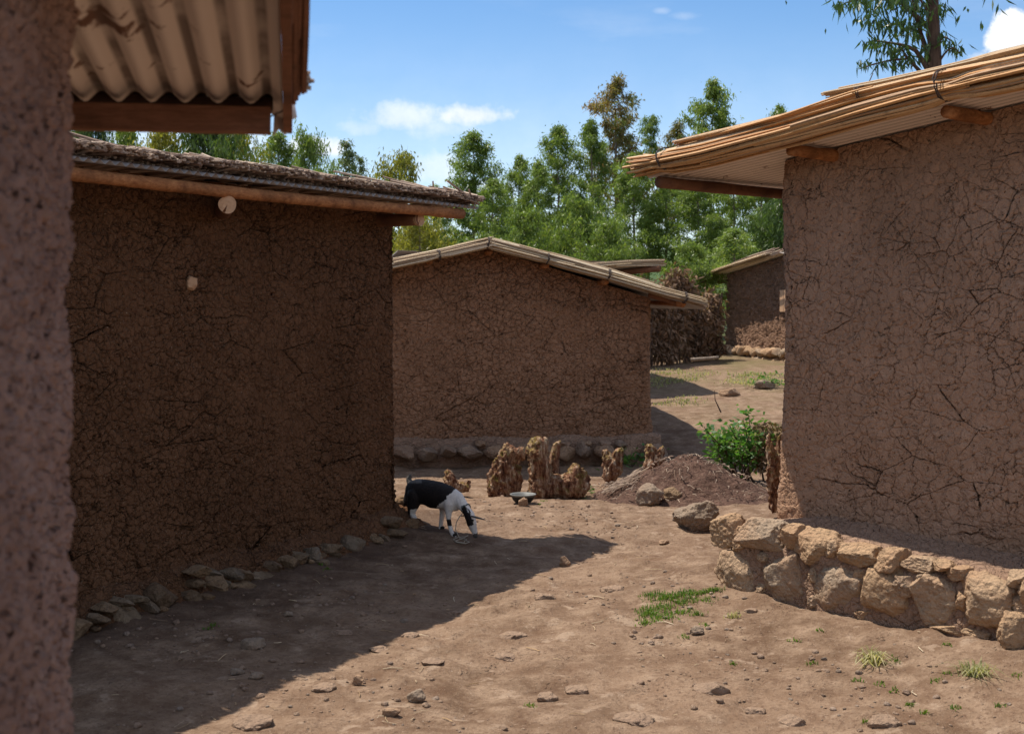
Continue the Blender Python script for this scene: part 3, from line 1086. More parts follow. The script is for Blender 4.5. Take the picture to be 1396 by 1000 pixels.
for i in range(12):      # round the far corner
    c = B3 - n3 * (.1 + i * .33) + u3 * .12
    c[2] = gz(c[0], c[1]) + .06
    parts.append(rock(c, (.26, .2, .18), 440 + i, 3, i, 8))
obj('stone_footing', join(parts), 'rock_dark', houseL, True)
# earth bank packed behind the footing stones
parts = []
V = []
ns, nt = 260, 22
for i in range(ns):
    s = 5.2 * i / (ns - 1) - .08
    for j in range(nt):
        a = j / (nt - 1)
        off = -.02 + a * .30
        c = B3 - u3 * s + n3 * off
        base = ground(c[0], c[1])[0]
        hh = .13 * (1 - a ** 1.5) + .03 * (1 - a) * float(fbm([[s * 3, a * 4, 2.]], 3, 8)[0]) * 3
        V.append((c[0], c[1], base + hh - .03))
V = np.array(V)
ii = np.arange(ns * nt).reshape(ns, nt)
q = np.stack([ii[:-1, :-1], ii[:-1, 1:], ii[1:, 1:], ii[1:, :-1]], -1).reshape(-1, 4)
V[:, 2] += .014 * fbm(V * 14, 3, 4)
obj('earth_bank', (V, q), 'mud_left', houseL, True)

# ================================================================== MIDDLE HOUSE
R0 = np.array([1.60, 15.2]); L0 = np.array([-2.25, 14.75])
dM = (R0 - L0) / np.linalg.norm(R0 - L0)
bM = np.array([-dM[1], dM[0]])
Lm = np.linalg.norm(R0 - L0)
pk = 1.98           # distance of the ridge from the left corner


def ztM(x, y):
    s = (np.array([x, y]) - L0) @ dM
    d = (np.array([x, y]) - L0) @ bM
    z = 2.40 - (.21 * (pk - s) if s < pk else .302 * (s - pk))
    return z


houseM = empty('mud_house', (L0[0] + 1.9, L0[1] + 2, 0), 'middle mud house seen gable on, reed bundles tied along both roof slopes', 'house', 'mud brick houses of the hamlet')
obj('wall', wall_shell([L0, R0, R0 + bM * 4.6, L0 + bM * 4.6], lambda x, y: .15, ztM, {0: (.6, Lm, .012)}, rad=.07, dz=.0115, flare=.03), 'mud_mid', houseM, True)
D3 = np.array([dM[0], dM[1], 0]); B3m = np.array([bM[0], bM[1], 0]); L3 = np.array([L0[0], L0[1], 0])


def rpM(px, py, off):
    return ray_plane(px, py, L3 - B3m * off, B3m)


ridge0 = L3 + D3 * pk - B3m * .38 + np.array([0, 0, 2.45])
sr_ = np.array([*(dM), -.302]); sr_ /= np.linalg.norm(sr_)
sll = np.array([*(-dM), -.21]); sll /= np.linalg.norm(sll)
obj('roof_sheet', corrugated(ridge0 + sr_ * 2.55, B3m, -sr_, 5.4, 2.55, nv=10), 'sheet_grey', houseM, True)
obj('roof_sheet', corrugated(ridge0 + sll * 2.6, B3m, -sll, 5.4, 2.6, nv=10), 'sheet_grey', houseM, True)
offM = .40
pr = [rpM(x, y, offM) for x, y in [(663, 331), (745, 353), (830, 376), (900, 397), (962, 413)]]
obj('reed_bundle', bundle(pr, 75, .085, .052, .011, 11, pinch=[(.28, .02), (.58, .02), (.88, .02)], minlen=.35), 'straw_grey', houseM)
pr2 = [rpM(x, y, offM - .05) for x, y in [(668, 325), (745, 345), (835, 370), (900, 391)]]
obj('reed_bundle', bundle(pr2, 26, .10, .022, .010, 12, minlen=.3), 'straw_grey', houseM)
pl = [rpM(x, y, offM) for x, y in [(672, 331), (600, 347), (537, 360), (430, 383), (395, 392)]]
obj('reed_bundle', bundle(pl, 60, .085, .045, .011, 13, pinch=[(.28, .02)], minlen=.35), 'straw_grey', houseM)
pl2 = [rpM(x, y, offM - .06) for x, y in [(668, 325), (600, 341), (520, 357)]]
obj('reed_bundle', bundle(pl2, 20, .09, .018, .010, 14, minlen=.3), 'straw_grey', houseM)
for i, (x, y) in enumerate([(745, 352), (828, 374), (932, 405), (664, 331)]):
    obj('wire_tie', tie(rpM(x, y, offM), pr[1] - pr[0], Zup(), .10, .062, .006, 2, i), 'wire', houseM)
obj('wire_tie', tie(rpM(600, 347, offM), pl[1] - pl[0], Zup(), .10, .056, .006, 2, 7), 'wire', houseM)
for i, (x, y) in enumerate([(586, 356), (745, 362), (826, 384), (668, 343)]):
    c = rpM(x, y, .34)
    p_ = obj('purlin_end', log(c, c + B3m * .7, .034, .034, 20 + i, 6, 10), 'wood_log', houseM, True)
c = rpM(888, 406, .30); e = rpM(930, 413, .34)
obj('eave_pole', log(e, e + B3m * 5.2, .045, .04, 31, 14, 12), 'wood_log', houseM, True)
obj('rafter', log(rpM(885, 400, .2), rpM(933, 415, .2), .045, .04, 32, 8, 12), 'wood_dark', houseM, True)
# stone footing
parts = []
x = 440.
i = 0
while x < 892:
    w_ = random.uniform(24, 40)
    h_ = random.uniform(19, 25)
    c = rpM(x + w_ / 2, 615 + random.uniform(-2, 2), .16)
    k = c[1] / F
    parts.append(rock(c, (w_ * k * 1.0, .30, h_ * k * 1.12), 500 + i, 3, math.atan2(dM[1], dM[0]), 10))
    if random.random() < .6:
        c = rpM(x + random.uniform(0, 30), 604, .15)
        parts.append(rock(c, (.16, .2, .08), 550 + i, 3, 0, 8))
    x += w_ * .95; i += 1
for k in range(14):
    c = np.array([*(R0 + bM * (.1 + k * .33) + dM * .1), 0]); c[2] = gz(c[0], c[1]) + .08
    parts.append(rock(c, (.28, .36, .26), 580 + k, 3, 0, 9))
obj('stone_footing', join(parts), 'rock_brown', houseM, True)
mv = []
ns = 200
for i in range(ns):
    s = -.15 + (Lm + .25) * i / (ns - 1)
    for (o_, z_) in [(-.1, .27), (.03, .26), (.06, .235), (.085, .2), (.095, .14), (.10, -.12)]:
        c = L3 + D3 * s - B3m * (o_ + .012 * math.sin(s * 9) + .01 * math.sin(s * 23))
        mv.append((c[0], c[1], z_ + .012 * math.sin(s * 7.)))
mv = np.array(mv); ii = np.arange(ns * 6).reshape(ns, 6)
q = np.stack([ii[:-1, :-1], ii[1:, :-1], ii[1:, 1:], ii[:-1, 1:]], -1).reshape(-1, 4)[:, ::-1]
obj('mud_mortar', (mv, q), 'mortar', houseM, True)

# ================================================================== SMALL HOUSE BEHIND THE MIDDLE ONE
houseB = empty('mud_house', (1.2, 23.5, .2), 'mud house hidden behind the middle one, only its reed roof tip showing', 'house', 'mud brick houses of the hamlet')
cb = [np.array([-2.1, 21.9]), np.array([1.75, 22.4]), np.array([1.3, 25.8]), np.array([-2.55, 25.3])]
obj('wall', wall_shell(cb, lambda x, y: .05, lambda x, y: 2.30 + .05 * (x < 0), {}, rad=.07, dz=.08, flare=.02), 'mud_far', houseB, True)
ex = (cb[1] - cb[0]) / np.linalg.norm(cb[1] - cb[0]); ey = np.array([-ex[1], ex[0]])
E3, Y3 = np.array([*ex, 0]), np.array([*ey, 0])
tipB = P(906, 358, 21.8)
sB = np.array([-ex[0], -ex[1], .05]); sB /= np.linalg.norm(sB)
obj('roof_sheet', corrugated(tipB + np.array([0, 0, -.045]) - sB * 0, Y3, sB, 4.3, 4.4, nv=6), 'sheet_grey', houseB, True)
pB = [tipB, P(860, 359, 21.7), P(806, 363, 21.5), P(700, 369, 21.3)]
obj('reed_bundle', bundle(pB, 46, .10, .045, .014, 61, minlen=.3), 'straw_grey', houseB)
obj('reed_bundle', bundle([P(850, 374, 21.), P(815, 366, 21.), P(790, 362, 21.)], 16, .1, .03, .014, 63, minlen=.5), 'straw_grey', houseB)
obj('rafter', log(P(899, 366, 21.7), P(840, 372, 22.1), .055, .05, 64, 8, 10), 'wood_dark', houseB, True)
obj('eave_pole', log(P(898, 365, 21.8), P(898, 365, 21.8) + Y3 * 4, .05, .045, 65, 8, 10), 'wood_dark', houseB, True)

# ================================================================== RIGHT HOUSE
K0 = np.array([1.71, 8.40]); dR = np.array([.6606, -.7507]); nR = np.array([-.7507, -.6606])
dR3, nR3, K3 = np.array([.6606, -.7507, 0]), np.array([-.7507, -.6606, 0]), np.array([1.71, 8.40, 0])


def ztR(x, y):
    s = (np.array([x, y]) - K0) @ dR
    return 2.685 + .115 * (s if s < 3 else 6 - s)


def zbR(x, y):
    s = (np.array([x, y]) - K0) @ dR
    return .38 - .05 * max(0, min(s, 3))


houseR = empty('mud_house', (K0[0] + 2, K0[1] + .5, 0), 'large pale brown mud house standing on a rough stone plinth', 'house', 'mud brick houses of the hamlet')
cr = [K0, K0 + dR * 6, K0 + dR * 6 - nR * 4.5, K0 - nR * 4.5]
obj('wall', wall_shell(cr, zbR, ztR, {0: (0, 1.95, .0055), 3: (3.9, 4.5, .012)}, rad=.07, dz=.006, flare=.06), 'mud_right', houseR, True)
sR = np.array([dR[0], dR[1], .115]); sR /= np.linalg.norm(sR)
sR2 = np.array([-dR[0], -dR[1], .115]); sR2 /= np.linalg.norm(sR2)
eR = K3 - dR3 * .74 + nR3 * .46 + np.array([0, 0, 2.70 - .74 * .115])
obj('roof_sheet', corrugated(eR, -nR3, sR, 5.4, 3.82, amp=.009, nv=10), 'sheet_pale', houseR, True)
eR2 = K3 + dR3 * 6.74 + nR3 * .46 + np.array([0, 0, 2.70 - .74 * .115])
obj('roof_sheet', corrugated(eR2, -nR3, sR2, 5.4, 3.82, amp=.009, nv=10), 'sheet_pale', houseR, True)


def rpR(px, py, off):
    return ray_plane(px, py, K3 + nR3 * off, nR3)


mainp = [rpR(x, y + 5, .50) for x, y in [(866, 222), (960, 205), (1079, 175), (1180, 146), (1286, 119), (1396, 97), (1560, 60)]]
obj('reed_bundle', bundle(mainp, 130, .085, .080, .0105, 41, 26, .35, pinch=[(.055, .02), (.70, .03)]), 'straw_gold', houseR)
mp1 = [rpR(x, y, .46) for x, y in [(930, 196), (1079, 160), (1180, 128), (1286, 103), (1396, 82), (1560, 42)]]
obj('reed_bundle', bundle(mp1, 46, .10, .022, .009, 43, 22, .35), 'straw_gold', houseR)
mp2 = [rpR(x, y, .38) for x, y in [(1133, 132), (1210, 118), (1286, 101), (1396, 74), (1560, 34)]]
obj('reed_bundle', bundle(mp2, 60, .09, .034, .009, 42, 20, .4), 'straw_grey', houseR)
ax_ = mainp[1] - mainp[0]
for i, (x, y, o_, rw, rh) in enumerate([(907, 217, .50, .10, .072), (1286, 117, .50, .105, .085), (1180, 130, .44, .12, .05)]):
    obj('wire_tie', tie(rpR(x, y, o_), ax_, Zup(), rw, rh, .004, 2, i), 'wire', houseR)
wp = [rpR(1190, 100, .3) + np.array([0, 0, .0]), rpR(1182, 118, .4), rpR(1178, 132, .5), rpR(1160, 143, .55)]
obj('wire_tie', tube(wp, .003, 5), 'wire', houseR)
# eave pole, rafters sticking out under the sheet
ep = K3 - dR3 * .66 + nR3 * .42 + np.array([0, 0, 2.70 - .66 * .115 - .05])
obj('eave_pole', log(ep, ep - nR3 * 5.2, .038, .034, 51, 20, 12), 'wood_dark', houseR, True)
for i, (x, y) in enumerate([(1078, 200), (1290, 147)]):
    c = rpR(x, y, .42); c[2] = 2.70 + .115 * ((c[:2] - K0) @ dR) - .05
    lg = obj('purlin_end', log(c, c - nR3 * .6 + np.array([0, 0, -.0]), .036, .040, 52 + i, 8, 12), 'wood_log', houseR, True)
c = K3 - nR3 * .95 - dR3 * .30 + np.array([0, 0, 2.52])
obj('tie_log', log(c, c + dR3 * .8, .045, .045, 55, 8, 12), 'wood_log', houseR, True)

# plinth: coursed rubble bedded in mud
PL0 = np.array([1.283, 8.05, 0])


def zptop(s): return .43 - .035 * s


def ring_profile(corners, prof, zfun, fine, rad=.08, coarse=.2):
    """a ledge running round a house: prof rows are (distance out from the corner line, height)"""
    v, q = wall_shell(corners, lambda x, y: 0., lambda x, y: 1., fine, rad, .5, 0., coarse)
    n = len(v) // 2
    base, nx_ = v[:n], None
    cen = np.mean(np.array(corners), 0)
    t_ = np.roll(base, -1, 0) - np.roll(base, 1, 0)
    nn_ = np.stack([t_[:, 1], -t_[:, 0]], 1); nn_ /= np.linalg.norm(nn_, axis=1)[:, None]
    rows = []
    for o_, z_ in prof:
        if o_ >= 0:
            bx, by = base[:, 0] + nn_[:, 0] * o_, base[:, 1] + nn_[:, 1] * o_
        else:                              # step in from every side, corners mitred
            c0 = np.array(corners[0]); e1 = np.array(corners[1]) - c0; e2 = np.array(corners[3]) - c0
            l1, l2 = np.linalg.norm(e1), np.linalg.norm(e2); e1, e2 = e1 / l1, e2 / l2
            a1 = np.clip((base[:, :2] - c0) @ e1, -o_, l1 + o_); a2 = np.clip((base[:, :2] - c0) @ e2, -o_, l2 + o_)
            bx, by = (c0 + np.outer(a1, e1) + np.outer(a2, e2)).T
        rows.append(np.stack([bx, by, [zfun(a, b, z_, o_) for a, b in zip(bx, by)]], 1))
    V = np.concatenate(rows)
    ii = np.arange(len(prof) * n).reshape(len(prof), n)
    nx = np.roll(ii, -1, 1)
    return V, np.stack([ii[:-1], nx[:-1], nx[1:], ii[1:]], -1).reshape(-1, 4)


pt = resample(np.array([[.035, 0, -.75], [.03, 0, -.5], [.015, 0, -.32], [.005, 0, -.2], [0, 0, -.08], [-.015, 0, -.035], [-.045, 0, -.005], [-.12, 0, .012], [-.3, 0, .035], [-.62, 0, .06]]), 150)
PLc = PL0[:2] + nR * -.028 + dR * .01
cp = [PLc, PLc + dR * 7.0, PLc + dR * 7.0 - nR * 5.5, PLc - nR * 5.5]


def zpl(x, y, z_, o_):
    s = (np.array([x, y]) - PL0[:2]) @ dR
    return .43 - .035 * max(0, min(s, 3)) + z_ + (.05 * max(0, -.1 - o_) / .5 * max(0, 1 - s / 2) if z_ > 0 else 0)


plinth = obj('stone_plinth', ring_profile(cp, [(a, b) for a, _, b in pt], zpl, {0: (0, 2.3, .009), 3: (4.2, 5.5, .012)}), 'mortar', houseR, True)
Z6 = 2.778
st = [(262, 228, 105, 125), (393, 250, 172, 122), (312, 262, 55, 100), (512, 250, 68, 92), (588, 290, 148, 130), (660, 302, 48, 78), (755, 322, 172, 84), (885, 350, 84, 100), (985, 362, 124, 66), (1078, 365, 64, 44), (1135, 388, 74, 56),
      (1245, 482, 205, 205), (1362, 412, 72, 60), (1372, 508, 66, 76), (1420, 470, 90, 120), (305, 388, 172, 155), (495, 415, 200, 215), (695, 448, 172, 192), (868, 475, 168, 225), (948, 428, 78, 90), (1047, 492, 162, 198),
      (1152, 500, 60, 92), (1110, 602, 130, 62), (1215, 612, 100, 40), (400, 330, 60, 40), (600, 395, 40, 60), (1010, 400, 50, 30), (400, 445, 44, 60), (600, 500, 40, 60), (770, 395, 50, 70), (780, 540, 60, 50)]
st += [(1420 + 190 * k + 60, 500 + 42 * k, 185, 215) for k in range(1, 9)] + [(1400 + 170 * k + 60, 400 + 38 * k, 165, 70) for k in range(1, 9)]
parts = []
for i, (zx, zy, w_, h_) in enumerate(st):
    c = ray_plane(900 + zx / Z6, 640 + zy / Z6, PL0 + nR3 * (-.075 if min(w_, h_) > 70 else -.07), nR3)
    k = c[1] / F / Z6
    parts.append(rock(c, (w_ * k * 1.34, .24 if min(w_, h_) > 70 else .17, h_ * k * 1.12), 700 + i, 4, math.atan2(dR[1], dR[0]), 15, .075, .93, .85))
for i in range(13):
    for j in range(2):
        c = PL0 - nR3 * (.25 + i * .36) + dR3 * .07
        c[2] = .30 - .26 * j
        parts.append(rock(c, (.24, .34, .26), 760 + i * 2 + j, 3, math.atan2(dR[1], dR[0]), 10))
obj('plinth_stones', join(parts), 'rock_plinth', plinth, True)

# ================================================================== FAR HOUSE
F0 = np.array([5.19, 32.0]); dF = np.array([.302, -.953]); nF = np.array([-.953, -.302])
F3, dF3, nF3 = np.array([*F0, 0]), np.array([*dF, 0]), np.array([*nF, 0])
houseF = empty('mud_house', (F0[0] + 2, F0[1] - 1, .5), 'distant mud house at the end of the passage with a small wooden shutter', 'house', 'mud brick houses of the hamlet')


def ztF(x, y):
    s = (np.array([x, y]) - F0) @ dF
    return 2.42 + .13 * (s if s < 3 else 6 - s)


cf = [F0, F0 + dF * 6, F0 + dF * 6 - nF * 4.5, F0 - nF * 4.5]
obj('wall', wall_shell(cf, lambda x, y: .45, ztF, {0: (0, 4, .03)}, rad=.08, dz=.03, flare=.05), 'mud_far', houseF, True)
sF = np.array([*dF, .13]); sF /= np.linalg.norm(sF)
eF = F3 - dF3 * 1.2 + nF3 * .26 + np.array([0, 0, 2.42 - 1.2 * .13 + .05])
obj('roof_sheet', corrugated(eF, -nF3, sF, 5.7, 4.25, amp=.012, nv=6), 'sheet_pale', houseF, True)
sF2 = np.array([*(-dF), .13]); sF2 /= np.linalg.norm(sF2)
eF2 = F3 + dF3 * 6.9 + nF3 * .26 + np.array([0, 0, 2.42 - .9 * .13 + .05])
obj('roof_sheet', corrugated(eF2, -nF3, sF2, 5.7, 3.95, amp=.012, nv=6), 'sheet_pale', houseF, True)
pf = [eF + np.array([0, 0, .03]) + sF * k for k in np.linspace(-.1, 3.9, 8)]
obj('reed_bundle', bundle(pf, 60, .14, .055, .018, 71, minlen=.3), 'straw_grey', houseF)
pf2 = [eF + np.array([0, 0, .12]) + sF * k - nF3 * .25 for k in np.linspace(1.9, 3.9, 6)]
obj('reed_bundle', bundle(pf2, 50, .2, .06, .02, 72, minlen=.2), 'straw_ends', houseF)
ee = F3 - dF3 * .8 + nF3 * .55 + np.array([0, 0, 2.28])
obj('eave_pole', log(ee, ee - nF3 * 5, .05, .045, 73, 8, 8), 'wood_dark', houseF, True)
c = ray_plane(1072, 410, F3 + nF3 * .05, nF3)
sh = obj('window_shutter', join([rough_plank(c + dF3 * (k * .17 - .17) - Zup() * .24, c + dF3 * (k * .17 - .17) + Zup() * .24, .15, .06, dF3, nF3, 80 + k, 8) for k in range(3)]), 'cut_wood', houseF)
parts = []
for i in range(26):
    for j in range(2):
        s = -.1 + i * .27
        c = F3 + dF3 * s + nF3 * (.18 + .02 * j)
        g_ = .38 + .0 * s
        c[2] = g_ + .26 - j * .22
        parts.append(rock(c, (.30, .34, .25), 800 + i * 2 + j, 2, math.atan2(dF[1], dF[0]), 8))
obj('stone_footing', join(parts), 'rock_plinth', houseF, True)

# ================================================================== NEAR HOUSE (camera stands beside it)
N0 = np.array([-.802, 2.4]); vN = np.array([-.166, 1.]); vN /= np.linalg.norm(vN); eN = np.array([vN[1], -vN[0]])   # eN points right
houseN = empty('mud_house', (-2.5, 1, 0), 'near mud house at the left edge with blurred wall and low sawn eave beam', 'house', 'mud brick houses of the hamlet')
cn = [N0 - eN * 4.2 - vN * 4.6, N0 - vN * 4.6, N0, N0 - eN * 4.2]
slN = .11


def ztN(x, y):
    d = -((np.array([x, y]) - N0) @ vN)
    return 2.36 + slN * (d if d < 1.8 else 3.6 - d)


obj('wall', wall_shell(cn, lambda x, y: -.2, ztN, {1: (3.4, 4.6, .007)}, rad=.05, dz=.008, flare=.02), 'mud_near', houseN, True)
vN3, eN3, N3 = np.array([*vN, 0]), np.array([*eN, 0]), np.array([*N0, 0])
cornerN = ray_plane(386, 168, np.array([0, 3.42, 0]) , vN3)
se = -vN3 + np.array([0, 0, slN]); se /= np.linalg.norm(se)
pS = cornerN.copy(); pS[2] = 1.8 + (CY - 167) / F * 3.42
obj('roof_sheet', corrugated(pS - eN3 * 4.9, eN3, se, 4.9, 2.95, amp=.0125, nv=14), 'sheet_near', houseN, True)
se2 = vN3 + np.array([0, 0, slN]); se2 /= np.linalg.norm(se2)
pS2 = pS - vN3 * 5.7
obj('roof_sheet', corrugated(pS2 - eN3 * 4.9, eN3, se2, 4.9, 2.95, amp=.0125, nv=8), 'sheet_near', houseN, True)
# eave beam
bc = ray_plane(369, 165, np.array([0, 3.2, 0]), vN3)
bc2 = ray_plane(60, 158, np.array([0, 3.2, 0]), vN3)
dirb = (bc2 - bc) / np.linalg.norm(bc2 - bc)
bm = obj('eave_beam', rough_plank(bc, bc + dirb * 4.4, .05, .060, vN3, Zup(), 90, 60), 'wood_plank', houseN)
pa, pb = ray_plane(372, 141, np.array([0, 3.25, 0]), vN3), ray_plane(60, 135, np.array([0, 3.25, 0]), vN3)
obj('shade_pole', log(pa, pa + (pb - pa) / np.linalg.norm(pb - pa) * 4.3, .017, .017, 96, 20, 10), 'shade_black', houseN, True)  # added black pole, stands in for the shade between beam and sheet
# verge board along the gable edge and reed ends above
vb = pS + eN3 * .012 + np.array([0, 0, -.01]) - vN3 * .08
obj('verge_board', rough_plank(vb + se * -.06, vb + se * 2.8, .022, .055, eN3, np.cross(se, eN3), 91, 24), 'wood_plank', houseN)
vb2 = vb + eN3 * .02 + np.array([0, 0, .02])
obj('reed_bundle', bundle([vb2 + se * k for k in np.linspace(.12, 2.7, 6)], 26, .014, .03, .006, 92, minlen=.5), 'wood_plank', houseN)
rc = ray_plane(404, 111, np.array([0, 3.2, 0]), vN3)
parts = []
rs = np.random.RandomState(3)
for i in range(34):
    o_ = np.array([0, rs.randn() * .008, rs.randn() * .009])
    a = rc - eN3 * .04 + o_
    b = rc + eN3 * (.022 + .014 * rs.rand()) + o_ * 1.5 + rs.randn(3) * .004
    parts.append(tube([a, (a + b) / 2, b], .0028 + .002 * rs.rand(), 5))
obj('reed_stub', join(parts), 'straw_ends', houseN)
wt = [ray_plane(x, y, np.array([0, 3.19, 0]), vN3) for x, y in [(366, 158), (374, 157), (386, 150), (396, 142), (402, 134)]]
obj('wire_tie', tube(resample(wt, 16) + np.random.RandomState(1).randn(16, 3) * .0012, .0022, 5), 'wire', houseN)
# bent corner of the sheet
fl = [ray_plane(x, y, np.array([0, 3.38, 0]), vN3) for x, y in [(374, 148), (400, 130), (405, 160), (398, 163), (394, 180), (388, 184), (380, 176), (372, 186)]]
fv = np.array(fl + [p + vN3 * .006 for p in fl]); k = len(fl)
ff = [list(range(k)), [k + i for i in range(k)][::-1]] + [[i, k + i, k + (i + 1) % k, (i + 1) % k] for i in range(k)]
obj('sheet_corner', (fv, ff), 'sheet_near', houseN)

# ================================================================== STUMPS, HEAP, BUSH
def stump(label, spheres, voxel, seed, group='weathered tree stumps by the middle house', amp=.020):
    v, f = blob([(c_, r_ * 1.1) for c_, r_ in spheres], voxel, 2)
    c = v.mean(0)
    d = v - c
    nn = fbm(v * np.array([1, 1, .4]) * 15, 4, seed); n2 = np.abs(fbm(v * np.array([1, 1, .35]) * 34, 3, seed + 5))
    rad = d * np.array([1, 1, .3]); rad /= np.linalg.norm(rad, axis=1)[:, None] + 1e-6
    n3_ = fbm(v * np.array([1, 1, .8]) * 48, 3, seed + 9)
    v = v + rad * (nn * amp * 2.6 - n2 * amp * 2.2 + n3_ * amp * 1.1)[:, None]
    v[:, 2] += (fbm(v * np.array([60, 60, 4]), 2, seed + 3) * amp * .9) * (v[:, 2] > v[:, 2].min() + .1)
    o = obj('tree_stump', (v, f), 'stump', None, True)
    tag(o, label, 'stump', group)
    return o


def SP(px, py, D, dy=0):
    return P(px, py, D + dy)


D1 = 12.45
k = D1 / F
stump('leaning gnarled stump with an arm reaching right, standing left of the metal bowl',
      chain([(SP(686, 664, D1), 20 * k), (SP(688, 640, D1), 17 * k), (SP(694, 622, D1), 13 * k), (SP(692, 608, D1), 6 * k)]) +
      chain([(SP(676, 664, D1, .05), 12 * k), (SP(680, 645, D1), 11 * k)]) + chain([(SP(698, 622, D1), 10 * k), (SP(710, 616, D1), 6 * k), (SP(714, 624, D1), 4 * k)]) +
      chain([(SP(704, 664, D1, -.05), 9 * k), (SP(702, 640, D1), 9 * k)]), .011, 3)
D2 = 12.3
k = D2 / F
sB_ = chain([(SP(737, 668, D2), 16 * k), (SP(735, 640, D2), 13 * k), (SP(731, 616, D2), 13 * k), (SP(735, 606, D2), 10 * k), (SP(741, 600, D2), 5 * k)])
sB_ += chain([(SP(757, 660, D2, .15), 10 * k), (SP(754, 630, D2, .12), 8 * k), (SP(759, 606, D2, .12), 5 * k)])
sB_ += chain([(SP(740, 668, D2), 14 * k), (SP(762, 664, D2), 17 * k), (SP(783, 664, D2), 15 * k), (SP(796, 664, D2), 8 * k)])
sB_ += chain([(SP(783, 660, D2), 15 * k), (SP(786, 646, D2), 11 * k), (SP(785, 637, D2), 5 * k)])
sB_ += chain([(SP(796, 662, D2), 9 * k), (SP(795, 645, D2), 5 * k)])
stump('big triple stump with tall cut trunk and low knots, right of the bowl', sB_, .011, 8)
k = 12.4 / F
stump('small mossy stump with a pale top just behind the goat', chain([(SP(616, 667, 12.4), 9 * k), (SP(614, 655, 12.4), 8 * k), (SP(612, 646, 12.4), 5 * k)]) + chain([(SP(622, 667, 12.4), 9 * k), (SP(632, 664, 12.4), 7 * k), (SP(640, 662, 12.4), 3 * k)]) + chain([(SP(640, 668, 12.4), 3 * k), (SP(641, 655, 12.4), 1.8 * k)]), .010, 12)
k = 13.2 / F
stump('short yellow mossed stump at the left foot of the compost heap', chain([(SP(834, 648, 13.2), 10 * k), (SP(833, 632, 13.2), 9 * k), (SP(825, 618, 13.2), 6 * k)]) + chain([(SP(840, 640, 13.2), 9 * k), (SP(842, 620, 13.2), 8 * k), (SP(848, 614, 13.2), 5 * k)]), .011, 16)
k = 14. / F
stump('dark broken stump against the corner of the middle house', chain([(SP(892, 634, 14.), 12 * k), (SP(888, 616, 14.), 8 * k), (SP(883, 607, 14.), 4 * k)]) + chain([(SP(898, 630, 14.), 9 * k), (SP(904, 610, 14.), 3 * k)]), .012, 19)
k = 11. / F
stump('dry twisted stump post beside the corner of the right house', chain([(SP(1056, 690, 11.), 9 * k), (SP(1052, 660, 11.), 7 * k), (SP(1054, 630, 11.), 9 * k), (SP(1048, 604, 11.), 5 * k), (SP(1046, 592, 11.), 3 * k)]) + chain([(SP(1056, 640, 11.), 8 * k), (SP(1064, 615, 11.), 6 * k), (SP(1062, 598, 11.), 3 * k)]), .010, 23)

# compost heap
HC = np.array([1.66, 12.4]); hr = (.98, .72)
nr_, na_ = 90, 220
V = []
for i in range(nr_):
    r = i / (nr_ - 1)
    for j in range(na_):
        a = 2 * math.pi * j / na_
        x = HC[0] + hr[0] * r * math.cos(a); y = HC[1] + hr[1] * r * math.sin(a)
        V.append((x, y, 0))
V = np.array(V)
rr = np.repeat(np.linspace(0, 1, nr_), na_)
gg = ground(V[:, 0], V[:, 1])
hh = .37 * np.exp(-(rr / .62) ** 2.2) + .05 * fbm(V * 3.1, 3, 40) * (1 - rr) + .034 * fbm(V * 16, 4, 41) * (1 - rr ** 4) + .02 * np.abs(fbm(V * 34, 2, 44))* (1 - rr ** 4)
V[:, 2] = gg + hh - .03 * rr ** 3 - .012
ii = np.arange(nr_ * na_).reshape(nr_, na_)
nx = np.roll(ii, -1, 1)
q = np.stack([ii[:-1], ii[1:], nx[1:], nx[:-1]], -1).reshape(-1, 4)
heap = obj('compost_heap', (V, q), 'heap', None, True)
tag(heap, 'low heap of dark crumbly compost mixed with twigs in front of the bush', 'compost heap')
parts = []
rs = np.random.RandomState(9)


def heap_z(x, y):
    r = math.hypot((x - HC[0]) / hr[0], (y - HC[1]) / hr[1])
    return gz(x, y) + .37 * math.exp(-(r / .62) ** 2.2) * (r < 1.1)


for i in range(420):
    a = rs.rand() * 6.28; r = rs.rand() ** .6 * 1.0
    x, y = HC[0] + hr[0] * r * math.cos(a), HC[1] + hr[1] * r * math.sin(a)
    L = .02 + .06 * rs.rand() ** 2; th = rs.rand() * 6.28
    if i < 70: x = HC[0] - .78 + .3 * rs.rand(); y = HC[1] + rs.randn() * .12 - .1; th = .5 + rs.randn() * .4; L = .08 + .14 * rs.rand()
    dx, dy = math.cos(th) * L / 2, math.sin(th) * L / 2
    z0 = .015 + .02 * rs.rand()
    a_ = (x - dx, y - dy, heap_z(x - dx, y - dy) + z0); b_ = (x + dx, y + dy, heap_z(x + dx, y + dy) + z0)
    m_ = ((a_[0] + b_[0]) / 2 + rs.randn() * .01, (a_[1] + b_[1]) / 2, (a_[2] + b_[2]) / 2 + .01)
    parts.append(tube([a_, m_, b_], .002 + .004 * rs.rand(), 4))
tw = obj('twigs', join(parts), 'straw_ends', heap)
tw['kind'] = 'stuff'

